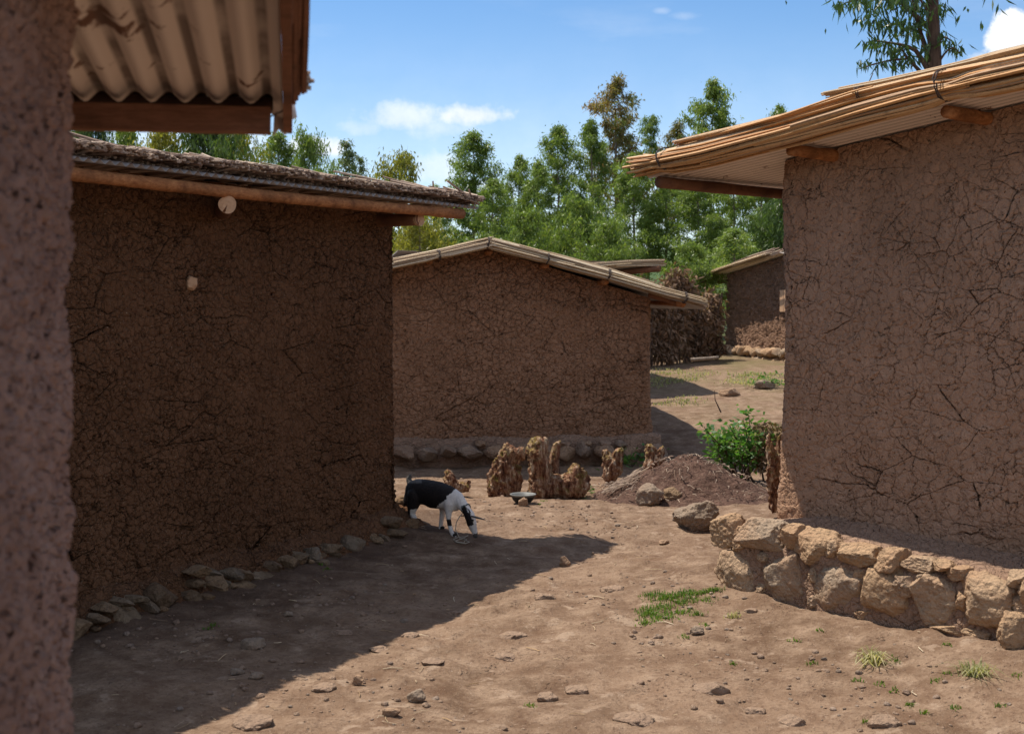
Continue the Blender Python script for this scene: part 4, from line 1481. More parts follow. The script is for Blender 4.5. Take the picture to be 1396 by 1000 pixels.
# bush
bb = P(1003, 640, 13.3)
bush = empty('leafy_bush', (bb[0], bb[1], gz(bb[0], bb[1])), 'leafy green bush with glossy leaves growing behind the compost heap', 'bush')
rs = np.random.RandomState(17)
parts, cl = [], []
for i in range(22):
    a = rs.rand() * 6.28
    px, py = rs.uniform(958, 1062), rs.uniform(566, 600)
    if px < 975: py = rs.uniform(580, 605)
    tip = P(px, py, 13.3 + rs.uniform(-.3, .3))
    base = np.array([bb[0] + .1 * rs.randn() + .05, bb[1] + .1 * rs.randn(), gz(bb[0], bb[1])])
    mid = (tip + base) / 2 + np.array([.05 * rs.randn(), 0, .06])
    pth = resample([base, mid, tip], 8)
    parts.append(tube(pth, np.linspace(.012, .004, 8), 6))
    for k in range(60):
        cl.append(pth[rs.randint(3, 8)] + rs.randn(3) * np.array([.06, .06, .05]))
obj('stem', join(parts), 'trunk_dark', bush)
obj('foliage', leaves(np.array(cl), .062, .032, 4, droop=.0), 'leaf_bush', bush)
cl2 = [P(rs.uniform(1030, 1066), rs.uniform(575, 640), 13.0 + rs.rand() * .4) for _ in range(620)]
obj('dry_foliage', leaves(np.array(cl2), .07, .03, 5, droop=.5), 'leaf_dry', bush)
obj('stem', tube([P(983, 562, 13.2), P(975, 545, 13.2), P(974, 532, 13.2)], [.008, .005, .003], 5), 'trunk_dark', bush)
db = P(1012, 630, 12.9)
cl = [P(px, py, 12.95 + .25 * rs.rand()) for px, py in zip(rs.uniform(1000, 1066, 700), rs.uniform(590, 655, 700))]

# dried leaf fence beyond
f0, f1 = np.array([2.5, 26.6]), np.array([4.62, 29.6])
fl_ = np.linalg.norm(f1 - f0); fd = (f1 - f0) / fl_
fence = empty('brush_fence', (f0[0], f0[1], gz(*f0)), 'tall fence of dried brown leaves and brushwood between the middle and the far house', 'fence')
rs = np.random.RandomState(23)
cl, parts = [], []
for i in range(15000):
    s = rs.rand() ** .9 * fl_
    top = 1.50 + .12 * math.sin(s * 4) + .12 * rs.randn() - (.30 if s > fl_ * .70 else 0) + (.25 if .5 < s / fl_ < .68 else 0)
    zz = rs.rand() ** .75 * top
    clump = fbm([[s * 2.2, zz * 1.8, 0]], 2, 50)[0]
    off = -.10 + .22 * clump + .10 * rs.randn()
    x, y = f0 + fd * s
    cl.append((x + off * fd[1], y - off * fd[0], gz(x, y) + zz + .1))
obj('dry_foliage', leaves(np.array(cl), .13, .05, 8, droop=.6), 'leaf_dry', fence)
for i in range(40):
    s = rs.rand() * fl_
    x, y = f0 + fd * s
    z = gz(x, y)
    x2 = x + rs.randn() * .15
    parts.append(tube([(x, y + .05, z - .1), (x2, y + .03 * rs.randn(), z + 1.2 + .3 * rs.rand())], [.022, .012], 6))
obj('stakes', join(parts), 'trunk_dark', fence)
pp = obj('pole', log(P(942, 490, 26.3), P(980, 487, 26.3), .035, .03, 5, 8, 8), 'trunk_pale', None, True)
tag(pp, 'pale bare pole propped level in front of the dry leaf fence', 'pole')

# ================================================================== TREES
def make_tree(seed, H, R, cb, nclump, per, L, W, prof='cone', leaf='leaf_euc', trunk='trunk_pale', tr=.09, droop=.7, csp=.26, gap=0.):
    rs = np.random.RandomState(seed)
    n = 16
    p = np.linspace(0, 1, n)
    bend = np.cumsum(rs.randn(n, 2) * .05, axis=0) * .6
    path = np.stack([bend[:, 0], bend[:, 1], p * H], 1); path[0, :2] = 0
    parts = [tube(path * np.array([1, 1, .955]), tr * (1 - p * .93) + .006, 8)]
    centers = []
    for i in range(nclump):
        t = cb + (1 - cb) * (i + rs.rand()) / nclump
        k = (t - cb) / (1 - cb)
        if prof == 'cone':
            r = R * (math.sin(min(1, k * 2.6 + .25) * math.pi / 2)) * (1 - k) ** .62 * 1.15
        elif prof == 'round':
            r = R * math.sin(math.pi * (k * .86 + .1)) ** .7
        else:
            r = R * (.45 + .55 * abs(math.sin(k * 7 + seed))) * (1 - k) ** .4
        r *= rs.uniform(.35, 1.12)
        a = i * 2.399 + rs.randn() * .5
        b0 = np.array([np.interp(min(t, 1) * .97, p, path[:, j]) for j in range(3)])
        rise = r * rs.uniform(.15, .7)
        tip = b0 + np.array([math.cos(a) * r, math.sin(a) * r, rise])
        mid = (b0 + tip) / 2 + np.array([0, 0, -.08 * r])
        pth = resample([b0, mid, tip], 5)
        if r > .12:
            parts.append(tube(pth, np.linspace(tr * .28 * (1 - .7 * k) + .004, .004, 5), 4, False))
        m = int(per * rs.uniform(.5, 1.4) * (.5 + .8 * r / R))
        spr = csp * (.6 + .6 * rs.rand()) * (.6 + .6 * r / R)
        w0 = .25 + .85 * rs.rand(m)
        c = pth[1] + (tip - pth[1]) * w0[:, None] + rs.randn(m, 3) * spr * np.array([1, 1, .85])
        centers.append(c)
    c = np.concatenate(centers)
    lv = leaves(c, L, W, seed + 1, droop=droop)
    tm = raw('trunk', *join(parts), trunk, True)
    lm = raw('crown', *lv, leaf)
    return tm, lm


protos = {
    'cone': make_tree(1, 10, 2.15, .20, 86, 268, 0.172, 0.051, 'cone', 'leaf_euc', csp=.20, tr=.11),
    'cone2': make_tree(2, 10, 2.0, .30, 60, 262, 0.180, 0.051, 'cone', 'leaf_euc', csp=.19, tr=.12),
    'open': make_tree(3, 10, 2.1, .48, 44, 237, 0.180, 0.049, 'open', 'leaf_rust', tr=.13, csp=.19),
    'open2': make_tree(4, 10, 2.0, .36, 50, 225, 0.180, 0.049, 'open', 'leaf_euc', tr=.12, csp=.18),
    'yellow': make_tree(5, 6, 1.8, .12, 74, 155, .18, .065, 'round', 'leaf_yellow', csp=.20),
    'dark': make_tree(6, 8, 2.0, .16, 92, 195, .26, .050, 'round', 'leaf_dark', droop=1.3, csp=.23),
    'blue': make_tree(7, 9, 1.5, .28, 46, 145, .18, .05, 'open', 'leaf_blue', csp=.17),
    'round': make_tree(8, 6, 2.0, .10, 82, 175, .18, .062, 'round', 'leaf_euc', csp=.20),
}
PH = {'cone': 10, 'cone2': 10, 'open': 10, 'open2': 10, 'yellow': 6, 'dark': 8, 'blue': 9, 'round': 6}
PR = {'cone': 1.45, 'cone2': 1.45, 'open': 1.5, 'open2': 1.45, 'yellow': 1.5, 'dark': 1.8, 'blue': 1.0, 'round': 1.9}
trees = [
    (640, 172, 46, 45, 'cone', 'bright green cone shaped eucalyptus rising over the left slope of the middle roof'),
    (706, 203, 32, 46, 'cone2', 'narrow pointed eucalyptus next right of the bright cone shaped one'),
    (768, 162, 42, 47, 'cone', 'full green eucalyptus left of the tall one with the bare pale trunk'),
    (842, 98, 50, 48, 'open', 'tall open eucalyptus with russet tinted crown and long bare pale trunk'),
    (884, 152, 34, 51, 'open2', 'thin eucalyptus tucked just right of the tall russet crowned one'),
    (966, 97, 46, 49, 'cone2', 'tallest bushy topped eucalyptus just left of the right roof tip'),
    (926, 160, 36, 53, 'open', 'sparse russet tinged eucalyptus leaning against the tallest bushy one'),
    (1068, 133, 36, 50, 'cone2', 'eucalyptus whose small pale top peeks over the right roof edge'),
    (735, 212, 34, 42, 'cone2', 'lower leafy eucalyptus in front of the full green one above the middle roof'),
    (1042, 218, 40, 43, 'cone', 'leafy eucalyptus under the right roof overhang'),
    (1000, 196, 36, 44, 'open2', 'eucalyptus with a bare trunk showing left of the right roof overhang'),
    (545, 205, 40, 34, 'yellow', 'yellow green young tree directly above the right end of the left roof'),
    (466, 183, 30, 48, 'blue', 'slim bluish eucalyptus standing alone over the left roof'),
    (493, 205, 22, 50, 'blue', 'thin pale sapling close right of the slim bluish eucalyptus'),
    (418, 180, 40, 40, 'round', 'rounded green tree left of the slim bluish eucalyptus'),
    (372, 172, 44, 37, 'cone', 'green eucalyptus right under the end of the near eave beam'),
    (320, 165, 38, 34, 'yellow', 'yellowish tree over the left roof behind the drooping dark one'),
    (282, 140, 62, 30, 'dark', 'drooping dark green tree over the middle of the left roof'),
    (222, 168, 40, 30, 'yellow', 'light yellow green tree beside the drooping dark one'),
    (178, 168, 46, 33, 'round', 'grey green rounded tree over the left end of the left roof'),
    (122, 135, 46, 35, 'dark', 'dark tree partly hidden by the near mud wall'),
    (806, 152, 36, 46, 'cone2', 'dense eucalyptus between the full green one and the bare trunk'),
    (868, 200, 40, 42, 'cone2', 'bushy eucalyptus filling the gap right of the bare pale trunk'),
    (592, 245, 38, 40, 'cone2', 'low eucalyptus between the yellow tree and the bright cone'),
    (676, 236, 36, 41, 'cone', 'low eucalyptus right above the ridge of the middle roof'),
    (908, 215, 38, 42, 'open2', 'slender eucalyptus above the small roof behind the middle house'),
    (956, 232, 42, 41, 'cone2', 'slender dark tree above the dry leaf fence'),
    (1066, 265, 50, 37, 'dark', 'dark drooping tree against the edge of the right wall'),
    (570, 290, 40, 30, 'yellow', 'low yellow green tree in the gap between left and middle roofs'),
    (790, 268, 48, 36, 'round', 'round low tree above the right slope of the middle roof'),
    (835, 300, 44, 33, 'round', 'low bushy tree above the tip of the hidden roof'),
    (715, 285, 44, 35, 'round', 'low round tree directly behind the ridge of the middle house'),
    (1010, 305, 44, 35, 'cone', 'young eucalyptus behind the roof of the far house'),
    (945, 330, 44, 32, 'round', 'low shrubby tree beside the dry leaf fence'),
    (1120, 180, 50, 46, 'cone', 'eucalyptus mostly hidden behind the right roof'),
]
for i, (px, py, hw, D, kind, label) in enumerate(trees):
    x = (px - CX) / F * D
    z0 = gz(x, D)
    top = EYE + (CY - py) / F * D
    H = (top - z0) * 1.0
    r = empty('broadleaf_tree' if kind in ('round', 'yellow', 'dark') else 'eucalyptus_tree', (x, D, z0 - .05), label, 'tree', 'trees behind the houses')
    k = hw / F * D / PR[kind]
    r.scale = (k, k, H / PH[kind])
    r.rotation_euler = (0, 0, i * 1.7)
    link('trunk', protos[kind][0], r); link('crown', protos[kind][1], r)

# the big eucalyptus behind the right house
DT = 19.
tx = (1272 - CX) / F * DT
big = empty('eucalyptus_tree', (tx, DT, gz(tx, DT)), 'big dark eucalyptus with long hanging leaves rising behind the roof of the right house', 'tree')
zb_ = gz(tx, DT)
tp = [np.array([tx - .05, DT, zb_ - .1]), P(1274, 200, DT), P(1275, 100, DT), P(1271, 0, DT), P(1270, -120, DT), P(1262, -260, DT)]
parts = [tube(resample(tp, 26), np.linspace(.15, .06, 26), 12, True, .08, 3)]
rs = np.random.RandomState(77)
br = [[(1273, 125), (1252, 95), (1236, 78), (1225, 60)], [(1270, 90), (1255, 45), (1245, 10), (1240, -30)], [(1268, 100), (1250, 70), (1235, 62), (1190, 55)],
      [(1268, 40), (1230, 5), (1190, -5), (1150, 5)], [(1240, 80), (1215, 82), (1190, 88), (1172, 94)], [(1276, 90), (1290, 70), (1300, 64), (1308, 72)], [(1276, 60), (1288, 50), (1296, 55)],
      [(1270, -30), (1300, -70), (1320, -60)], [(1270, -60), (1230, -90), (1180, -80), (1150, -40)], [(1268, 20), (1235, -30), (1200, -40)]]
cl = []
for bi, b in enumerate(br):
    path = resample([P(x, y, DT + (rs.rand() - .5) * .5 * (j > 0)) for j, (x, y) in enumerate(b)], 9)
    parts.append(tube(path, np.linspace(.045 if bi < 4 else .02, .008, 9), 6))
clus = [(1150, 12, 12, 7), (1170, 5, 18, 10), (1195, 8, 22, 14), (1225, 5, 20, 14), (1250, 12, 14, 16), (1180, 30, 12, 8), (1200, 35, 18, 12), (1225, 40, 20, 16), (1245, 45, 12, 20), (1190, 62, 16, 9), (1212, 70, 16, 10), (1230, 72, 14, 12),
        (1176, 92, 7, 5), (1200, 90, 14, 6), (1222, 92, 12, 6), (1262, 30, 10, 14), (1284, 15, 6, 10), (1262, 70, 8, 12), (1294, 62, 8, 7), (1306, 72, 8, 8), (1285, 50, 6, 5), (1240, 85, 10, 8)]
for (x, y, rx, ry) in clus:
    for _ in range(int(rx * ry * .26) + 10):
        cl.append(P(x + rs.randn() * rx * .55, y - 8 + rs.randn() * ry * .5, DT + rs.randn() * .4))
for _ in range(1600):
    cl.append(P(1255 + rs.randn() * 60, -90 + rs.randn() * 45, DT + rs.randn() * .8))
obj('trunk', join(parts), 'trunk_dark', big, True)
obj('crown', leaves(np.array(cl), .17, .034, 6, droop=1.2), 'leaf_near', big)

# ================================================================== GOAT
GD = 10.08


def G(px, py, dy=0.):
    """goat coordinates; the rump stands a little further off than the chest"""
    D = GD + (620 - px) * .0040 + dy
    return P(px, py, D)


gk = GD / F


def gch(pts):
    return chain([(G(*p[:3]), p[3] * gk) for p in pts], .3)


sp = []
sp += gch([(571, 669, 0, 17), (583, 671, 0, 18), (597, 674, 0, 18.3), (609, 678, 0, 17.3), (619, 682, 0, 14.5)])
sp += gch([(590, 677, 0, 15.5), (606, 680, 0, 14.5)])
sp += gch([(567, 668, 0, 15), (562, 676, 0, 11)])
# neck and head
sp += gch([(621, 680, 0, 11.5), (628, 685, -.02, 8.2), (635, 694, -.04, 6.2), (640, 702, -.05, 6.4)])
sp += gch([(640, 702, -.05, 7.2), (642, 708, -.06, 6.9), (645, 717, -.07, 5), (647.5, 726, -.08, 3.7), (648.3, 730, -.08, 3.3)])
sp += gch([(641, 712, -.06, 5.2), (645, 722, -.075, 3.8)])
# legs (near side = smaller distance)
sp += gch([(566, 676, -.075, 12), (563, 688, -.085, 8.5), (561, 698, -.085, 5), (565.5, 707, -.085, 3.3), (566, 718, -.085, 3.0), (565, 727, -.085, 3.0), (567, 731, -.085, 3.4)])
sp += gch([(562, 678, .075, 12), (556, 690, .085, 7.5), (551, 700, .085, 4.5), (555, 710, .085, 3.1), (554.5, 722, .085, 2.8), (556, 728, .085, 3.2)])
sp += gch([(613, 686, -.06, 9), (611.5, 697, -.07, 5), (611.5, 707, -.07, 3.3), (613.5, 718, -.075, 3.1), (616.5, 727, -.085, 2.8), (619.5, 732.5, -.095, 3.3)])
sp += gch([(606, 686, .06, 8), (603.5, 697, .06, 4.4), (602, 708, .06, 3.3), (600.5, 719, .06, 2.8), (600, 726, .06, 2.8), (602, 729.5, .06, 3.2)])
# tail
sp += gch([(560, 660, 0, 5), (557, 653, .0, 3.6), (559, 648.5, .0, 2.6)])
gv, gf = blob(sp, .0062, 3)
gv = gv + .0018 * np.stack([fbm(gv * 90 + 7 * k, 2, 60 + k) for k in range(3)], 1)
gl = G(600, 729); gl[2] = gz(gl[0], gl[1])
goat = empty('goat', gl, 'small black and white goat with its head down sniffing at the ground', 'goat')
ob = obj('body', (gv, gf), 'goat', goat, True)
px_ = CX + gv[:, 0] / gv[:, 1] * F
py_ = CY - (gv[:, 2] - EYE) / gv[:, 1] * F
blk = np.array([.012, .010, .010]); wht = np.array([.82, .76, .69]); gry = np.array([.30, .25, .22])
nz_ = fbm(gv * 34, 4, 70) * 6.0
w_ = np.zeros(len(gv))                    # 1 = white
edge = (px_ - (622 - (py_ - 666) * 1.05)) + nz_
w_ = np.where((edge > 0) | ((py_ > 695) & (px_ > 585)), 1., 0.)
w_ = np.where((py_ > 692) & (px_ > 559) & (px_ < 580) & (py_ + nz_ > 693), .85, w_)     # near hind shank
w_ = np.where((px_ < 559) & (py_ > 690), .0, w_)
kn = (py_ + nz_ * .3 > 707) & (py_ + nz_ * .3 < 716) & (px_ > 608) & (px_ < 619)
w_ = np.where(kn, 0., w_)
# head: black mask on neck side and cheeks, pale muzzle
hd = (px_ > 629) & (py_ > 686)
ax0 = (px_ - 637) * .35 + (py_ - 700) * .94
side = (px_ - 637) - (py_ - 700) * .33
w_ = np.where(hd & (ax0 > -12 + nz_ * .3) & (side < 1.5 + nz_ * .3) & (ax0 < 20), 0., w_)
w_ = np.where(hd & (ax0 > -1) & (ax0 < 17) & (side < 4.2), 0., w_)
w_ = np.where(hd & (ax0 > 17) & (ax0 < 29), .8, w_)
w_ = np.where(hd & (ax0 >= 29), .08, w_)
w_ = np.where((px_ < 575) & (py_ < 658), .12, w_)
colr = blk + (wht - blk) * w_[:, None]
at = ob.data.attributes.new('tone', 'FLOAT_COLOR', 'POINT')
at.data.foreach_set('color', np.concatenate([colr, np.ones((len(gv), 1))], 1).astype(np.float32).ravel())


def ear(a, b, wd, th, seed):
    a, b = np.asarray(a), np.asarray(b)
    n = 9
    p = a + (b - a) * np.linspace(0, 1, n)[:, None]
    r = wd * np.sin(np.linspace(.12, 1, n) ** .8 * np.pi * .97) + .001
    return tube(p, r, 10, True, 0, seed, flat=.35)


obj('ear', ear(G(643, 703, -.09), G(662, 708.5, -.16), .016, .4, 1), 'hoof', goat, True)
obj('ear', ear(G(638, 702, -.0), G(626, 703, .06), .015, .4, 2), 'hoof', goat, True)
for dy, sd in ((-.075, 1), (-.03, 2)):
    pth = [G(641, 699, dy), G(639.5, 695, dy), G(637, 692.5, dy + .01)]
    obj('horn', tube(resample(pth, 9), np.linspace(.007, .0015, 9), 8), 'horn', goat, True)
ee_, ef_ = ICO[2]
obj('eye', (ee_ * .0075 + G(644.6, 709, -.098), ef_), 'eye', goat, True)
obj('eye', (ee_ * .0075 + G(645.5, 709, -.012), ef_), 'eye', goat, True)
for (x, y, dy) in [(567, 732, -.087), (557, 729.5, .085), (620.5, 733.8, -.097), (603, 731, .06)]:
    c = G(x, y, dy)
    c[2] = gz(c[0], c[1]) + .012
    obj('hoof', rock(c, (.040, .030, .030), int(x), 2, 0, 5), 'hoof', goat, True)
# snap legs: the ground under the goat is matched in the height field by the pixels used
obj('collar', tie(G(634.5, 692, -.03), G(640, 702, -.05) - G(630, 687, -.02), Zup(), .038, .038, .005, 1, 4), 'rope_dark', goat)
rp = [G(631, 699, -.06), G(627, 703, -.09), G(622, 712, -.12), G(621, 722, -.14), G(625, 730, -.16), G(628, 735, -.18)]
rp += [on_ground(x, y) + np.array([0, 0, .008]) for x, y in [(634, 737), (640, 740), (634, 742), (622, 740), (618, 736), (626, 733), (636, 736), (632, 741), (620, 739), (630, 735), (638, 731)]]
r_ = obj('rope', tube(resample(rp, 70), .0035, 6), 'rope', None, True)
tag(r_, 'thin rope hanging from the neck of the goat into a loose coil on the ground', 'rope')

# ================================================================== BOWL
bp = on_ground(713, 686)
c = P(713, 674, bp[1]); bw = 16.5 / F * bp[1]
prof = [(.52, -.062), (.62, -.060), (.84, -.036), (.95, -.008), (1.08, .002), (1.10, .006), (1.06, .008), (.93, .0), (.82, -.034), (.6, -.050), (.0, -.052)]
V, f = [], []
K = 40
for r, z in prof:
    for j in range(K):
        a = 2 * math.pi * j / K
        V.append((c[0] + bw * r * math.cos(a), c[1] + bw * r * math.sin(a), c[2] + z))
for i in range(len(prof) - 1):
    for j in range(K):
        k2 = (j + 1) % K
        f.append([i * K + j, i * K + k2, (i + 1) * K + k2, (i + 1) * K + j])
f.append([j for j in range(K)][::-1])
bo = obj('metal_bowl', (np.array(V), f), 'bowl', None, True)
tag(bo, 'shallow round metal bowl set on the ground between the stumps', 'bowl')
V2 = [(c[0] + bw * r * math.cos(2 * math.pi * j / K), c[1] + bw * r * math.sin(2 * math.pi * j / K), c[2] + z) for r, z in [(.5, -.066), (.66, -.064), (.86, -.042), (.96, -.014)] for j in range(K)]
f2 = [[i * K + j, i * K + (j + 1) % K, (i + 1) * K + (j + 1) % K, (i + 1) * K + j] for i in range(3) for j in range(K)] + [[j for j in range(K)][::-1]]
obj('black_underside', (np.array(V2), f2), 'bowl_black', bo, True)  # separate black layer under the bowl

# ================================================================== LOOSE ROCKS
rocks = [
    (952, 724, 66, 40, 'rock', 'large grey boulder on the ground left of the plinth corner', 4),
    (886, 690, 42, 32, 'rock', 'dark grey angular rock, left one of the pair at the foot of the compost heap', 3),
    (920, 687, 32, 22, 'rock_dark', 'smaller dark rock, right one of the pair at the foot of the compost heap', 3),
    (1386, 882, 52, 48, 'rock_plinth', 'rounded boulder against the foot of the plinth at the right edge', 4),
    (770, 772, 17, 14, 'rock_brown', 'reddish brown stone alone on the sunlit ground beyond the shadow tip', 3),
    (568, 957, 28, 18, 'rock', 'pale pointed stone at the bottom centre of the yard', 3),
    (488, 934, 18, 14, 'rock_brown', 'small dark reddish stone near the shadow edge, bottom centre', 3),
    (533, 976, 26, 10, 'rock_brown', 'flat reddish stone low in front of the pale pointed one', 3),
    (714, 690, 15, 12, 'rock_brown', 'dark red stone directly in front of the metal bowl', 3),
    (860, 667, 30, 12, 'rock_dust', 'flat pale stone among white twigs left of the compost heap', 3),
    (742, 816, 34, 10, 'rock_dust', 'low flat stone embedded in the middle of the sunlit path', 3),
    (838, 806, 40, 8, 'rock_dust', 'thin flat stone flush with the path left of the grass patch', 3),
    (972, 946, 50, 20, 'rock_dust', 'buried rounded stone showing its top below the grass patch', 3),
    (790, 946, 40, 16, 'rock_dust', 'buried stone with a sharp crest at bottom centre right', 3),
    (745, 955, 34, 16, 'rock_dust', 'dusty half buried stone by the tiny green weed at the bottom', 3),
    (1082, 988, 40, 16, 'rock_dust', 'low buried stone at the bottom right of the yard', 3),
    (1030, 972, 30, 12, 'rock_dust', 'small buried stone between two larger ones at the bottom right', 3),
    (1208, 990, 46, 22, 'rock_dust', 'mound like buried stone below the dry grass tufts', 3),
    (345, 992, 66, 20, 'rock_dust', 'broad pale slab emerging at the bottom left of the sunlit ground', 4),
    (440, 942, 34, 12, 'rock_dust', 'pale stone lying just outside the shadow edge at lower left', 3),
    (515, 888, 30, 8, 'rock_dust', 'low pale stone in the sun just right of the shadow edge', 3),
    (560, 868, 26, 7, 'rock_dust', 'flat pale fragment in the sun halfway along the shadow edge', 3),
    (344, 885, 36, 14, 'rock', 'largest pale stone lying in the shade of the left house', 3),
    (322, 920, 22, 9, 'rock', 'small stone in the shade near the lower left corner', 3),
    (348, 926, 22, 9, 'rock', 'small stone beside another in the shade at lower left', 3),
    (392, 840, 14, 7, 'rock', 'tiny pale stone in the shade below the footing stones', 2),
    (466, 866, 30, 8, 'rock_dust', 'flat stone flush with the shaded path', 3),
    (700, 870, 40, 10, 'rock_dust', 'broad flush stone in the centre of the sunlit path', 3),
    (690, 900, 36, 9, 'rock_dust', 'cracked flush stone below the centre of the path', 3),
    (905, 742, 18, 6, 'rock_brown', 'small flat reddish chip below the large grey boulder', 2),
    (1025, 835, 20, 8, 'rock_dust', 'small stone in the loose earth at the plinth foot', 3),
    (950, 865, 22, 11, 'rock', 'small grey stone right of the grass patch', 3),
    (1042, 530, 34, 12, 'rock', 'flat grey rock on the grassy slope before the far house', 3),
    (996, 540, 30, 12, 'rock_brown', 'brown rock on the slope left of the flat grey one', 3),
    (866, 985, 60, 14, 'rock_dust', 'wide low rock top breaking the soil at bottom centre right', 3),
    (620, 838, 26, 7, 'rock_dust', 'flat stone between the shadow edge and the path centre', 3),
    (590, 905, 34, 9, 'rock_dust', 'pale flush stone left of the path centre', 3),
    (1318, 800, 1, 1, None, '', 0),
]
for i, (px, py, w_, h_, mt, label, sub) in enumerate(rocks):
    if mt is None: continue
    c = on_ground(px, py)
    k = c[1] / F
    sunk = mt == 'rock_dust'
    hz = h_ * k * (1.0 if not sunk else .75)
    size = (w_ * k, w_ * k * (.75 if not sunk else 1.0), hz * (1.25 if not sunk else 1.6))
    c = c + np.array([0, size[1] * .3, hz * (.38 if not sunk else .02)])
    o = obj('rock', rock(c, size, 900 + i, max(sub, 2), (random.random() - .5) * .5, 13, .085, .84, .4), mt, None, True)
    tag(o, label, 'rock', 'stones lying in the yard')

# tiny stones: nobody could count them
GP = [rock((0, 0, 0), (2, 1.7, 1.2), 2000 + k, 1, 0, 5) for k in range(40)]
rs = np.random.RandomState(31)
parts = []
n = 0
while n < 1500:
    x, y = rs.uniform(-3.2, 4.2), 4.6 + 10 * rs.rand() ** 1.3
    dL_ = (x - B[0]) * nL[0] + (y - B[1]) * nL[1]
    if dL_ < .2 and y < 11: continue
    if (np.array([x, y]) - K0) @ nR < .5 and x > 1: continue
    s = .006 + .018 * rs.rand() ** 4 + .004 * rs.rand()
    dens = fbm([[x * 1.1, y * 1.1, 4]], 2, 90)[0]
    if rs.rand() > .25 + dens * 2.2: continue
    pv, pf_ = GP[n % 40]
    th = rs.rand() * 6.28
    Rz = np.array([[math.cos(th), math.sin(th), 0], [-math.sin(th), math.cos(th), 0], [0, 0, 1]])
    parts.append((pv @ Rz * s + np.array([x, y, gz(x, y) + s * .15]), pf_))
    n += 1
gr = obj('gravel', join(parts), 'rock_dust')
tag(gr, 'small loose stones and crumbs of earth scattered over the yard', 'gravel', kind='stuff')
parts = []
for i in range(330):
    x, y = rs.uniform(-2.6, 3.6), 4.8 + 8.5 * rs.rand() ** 1.2
    dL_ = (x - B[0]) * nL[0] + (y - B[1]) * nL[1]
    if dL_ < .25 and y < 11: continue
    if (np.array([x, y]) - K0) @ nR < .5 and x > 1: continue
    L = .02 + .10 * rs.rand() ** 2; th = rs.rand() * 6.28
    p0 = np.array([x, y]); d = np.array([math.cos(th), math.sin(th)]) * L / 2
    pts = [(*(p0 - d), gz(*(p0 - d)) + .006), (*(p0 + rs.randn(2) * .006), gz(*p0) + .009), (*(p0 + d), gz(*(p0 + d)) + .006)]
    parts.append(tube(pts, .0012 + .0016 * rs.rand(), 4))
li = obj('straw_litter', join(parts), 'straw_grey')
tag(li, 'bits of straw and twig strewn over the bare earth', 'litter', kind='stuff')


# ================================================================== GRASS AND WEEDS
def blades(c, n, spread, L, W, seed, lean=.8, clump=False):
    rs = np.random.RandomState(seed)
    V, f = [], []
    for i in range(n):
        if clump:
            b = np.array([c[0] + rs.randn() * spread[0] * .25, c[1] + rs.randn() * spread[1] * .25])
            a = rs.rand() * 6.28
        else:
            b = np.array([c[0] + rs.randn() * spread[0] * .5, c[1] + rs.randn() * spread[1] * .5]); a = rs.rand() * 6.28
        z = gz(*b)
        l = L * rs.uniform(.5, 1.2)
        d = np.array([math.cos(a), math.sin(a), 0]); s = np.array([-d[1], d[0], 0]) * W * rs.uniform(.6, 1.2) / 2
        le = lean * rs.uniform(.2, 1.1)
        p0 = np.array([b[0], b[1], z]); p1 = p0 + d * l * .35 * le + Zup() * l * .55; p2 = p0 + d * l * le + Zup() * l * (1 - .55 * le)
        k = len(V)
        V += [p0 - s, p0 + s, p1 + s * .8, p1 - s * .8, p2]
        f += [[k, k + 1, k + 2, k + 3], [k + 3, k + 2, k + 4]]
    return np.array(V), f


c = on_ground(915, 835)
parts = []
for (px, py, n, sx, sy) in [(915, 815, 420, .12, .07), (945, 809, 260, .12, .035), (972, 806, 120, .05, .03), (885, 835, 260, .06, .07), (902, 842, 160, .09, .06), (925, 836, 120, .09, .03), (950, 838, 60, .04, .02), (890, 812, 120, .07, .04), (930, 822, 120, .1, .05), (878, 850, 60, .04, .03), (960, 818, 60, .06, .04), (905, 828, 120, .08, .04)]:
    q_ = on_ground(px, py)
    parts.append(blades(q_, int(n * .85), (sx * 1.2, sy * 1.2), .032, .005, px, 1.0))
gp = obj('grass_patch', join(parts), 'grass')
tag(gp, 'patch of short bright green grass in front of the left end of the plinth', 'grass', kind='stuff')
for (px, py, sd, lab) in [(1190, 902, 1, 'spiky half dry grass tuft below the middle of the plinth'), (1328, 920, 2, 'spiky half dry grass tuft nearer the right edge of the yard'), ]:
    c = on_ground(px, py)
    o = obj('grass_tuft', blades(c, 110, (.11, .09), .088, .007, sd, 1.7, True), 'grass_dry')
    tag(o, lab, 'grass tuft', 'grass tufts on the bare earth')
c = on_ground(1000, 842)
o = obj('grass_tuft', blades(c, 60, (.08, .05), .05, .004, 9, 1.0, True), 'grass_dry')
tag(o, 'thin straw coloured grass tuft at the foot of the plinth corner stone', 'grass tuft', 'grass tufts on the bare earth')
parts = []
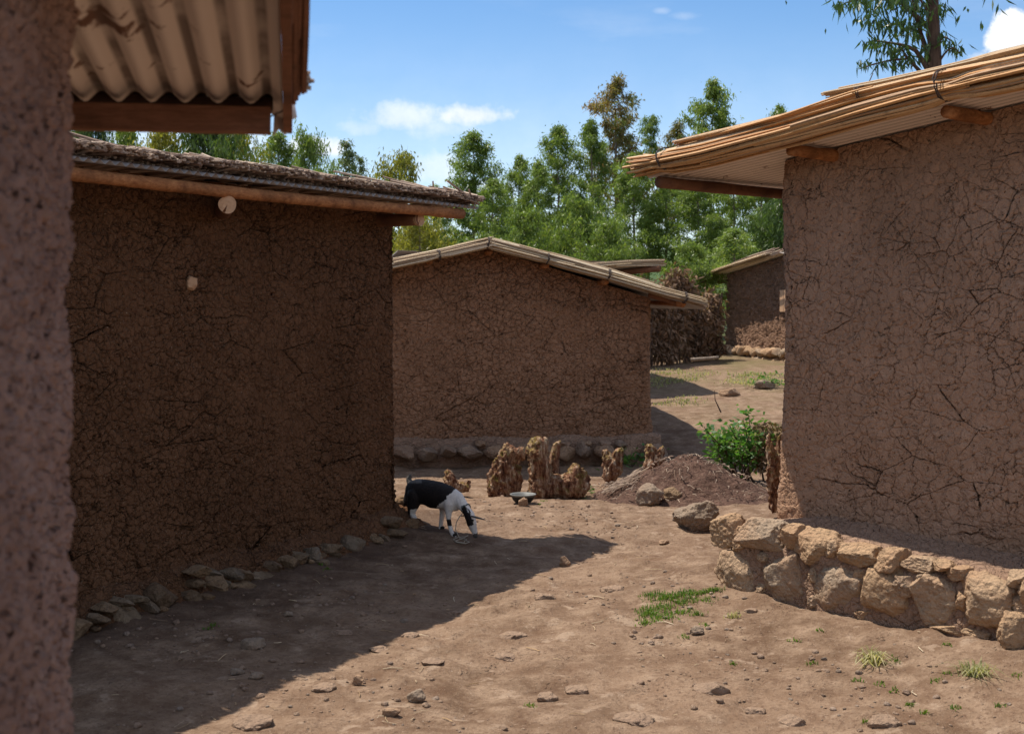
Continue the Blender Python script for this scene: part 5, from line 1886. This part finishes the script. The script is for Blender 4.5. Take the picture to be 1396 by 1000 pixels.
rs = np.random.RandomState(44)
for (px, py) in [(722, 962), (1218, 942), (1220, 900), (1276, 928), (1292, 918), (1360, 962), (1384, 920), (1262, 972), (1240, 962), (933, 868), (960, 852), (1085, 873), (1118, 860), (440, 770), (446, 776), (292, 853), (283, 858), (1292, 879), (1200, 932), (1168, 928),
                 (790, 678), (797, 680), (780, 676), (735, 688), (742, 683), (828, 655), (868, 662), (815, 640), (1108, 905), (1305, 965), (1180, 984), (690, 655), (905, 620), (912, 612), (1000, 905)]:
    c = on_ground(px, py)
    parts.append(blades(c, 16, (.03, .03), .022, .007, px, .9))
wd = obj('weeds', join(parts), 'grass')
tag(wd, 'tiny green weeds dotted over the yard', 'weeds', kind='stuff')
parts = []
for i in range(420):
    px, py = rs.uniform(890, 1075), rs.uniform(503, 552)
    c = on_ground(px, py)
    if fbm([[c[0] * 1.2, c[1] * .8, 2]], 2, 12)[0] < -.05: continue
    parts.append(blades(c, 9, (.25, .25), .06, .02, i, .8))
o = obj('slope_grass', join(parts), 'grass_dry')
tag(o, 'sparse yellowish grass on the rise before the far house', 'grass', kind='stuff')
# leafy weed by the far path and beside the stumps
for (px, py, n, sz, lab, D) in [(1046, 528, 130, .16, 'leafy green weed among stones on the slope before the far house', None), (787, 676, 70, .07, 'broad leaved weed at the foot of the triple stump', None), (862, 636, 60, .12, 'thin leafy weed growing at the back left of the compost heap', None), (1042, 616, 90, .14, 'reddish leafed weed between the bush and the stump post', None)]:
    c = on_ground(px, py if py > 520 else 528)
    r = empty('weed', c, lab, 'weed')
    pts = np.array([c + np.array([rs.randn() * sz, rs.randn() * sz * .6, abs(rs.randn()) * sz * .6 + .03]) for _ in range(n)])
    link('foliage', raw('foliage', *(lambda v_: (v_[0] - np.array(c), v_[1]))(leaves(pts, .07, .035, px, droop=-.2)), 'leaf_bush'), r)
    link('stem', raw('stem', *(lambda v_: (v_[0] - np.array(c), v_[1]))(join([tube([c, p], [.004, .002], 4) for p in pts[::8]])), 'trunk_dark'), r)
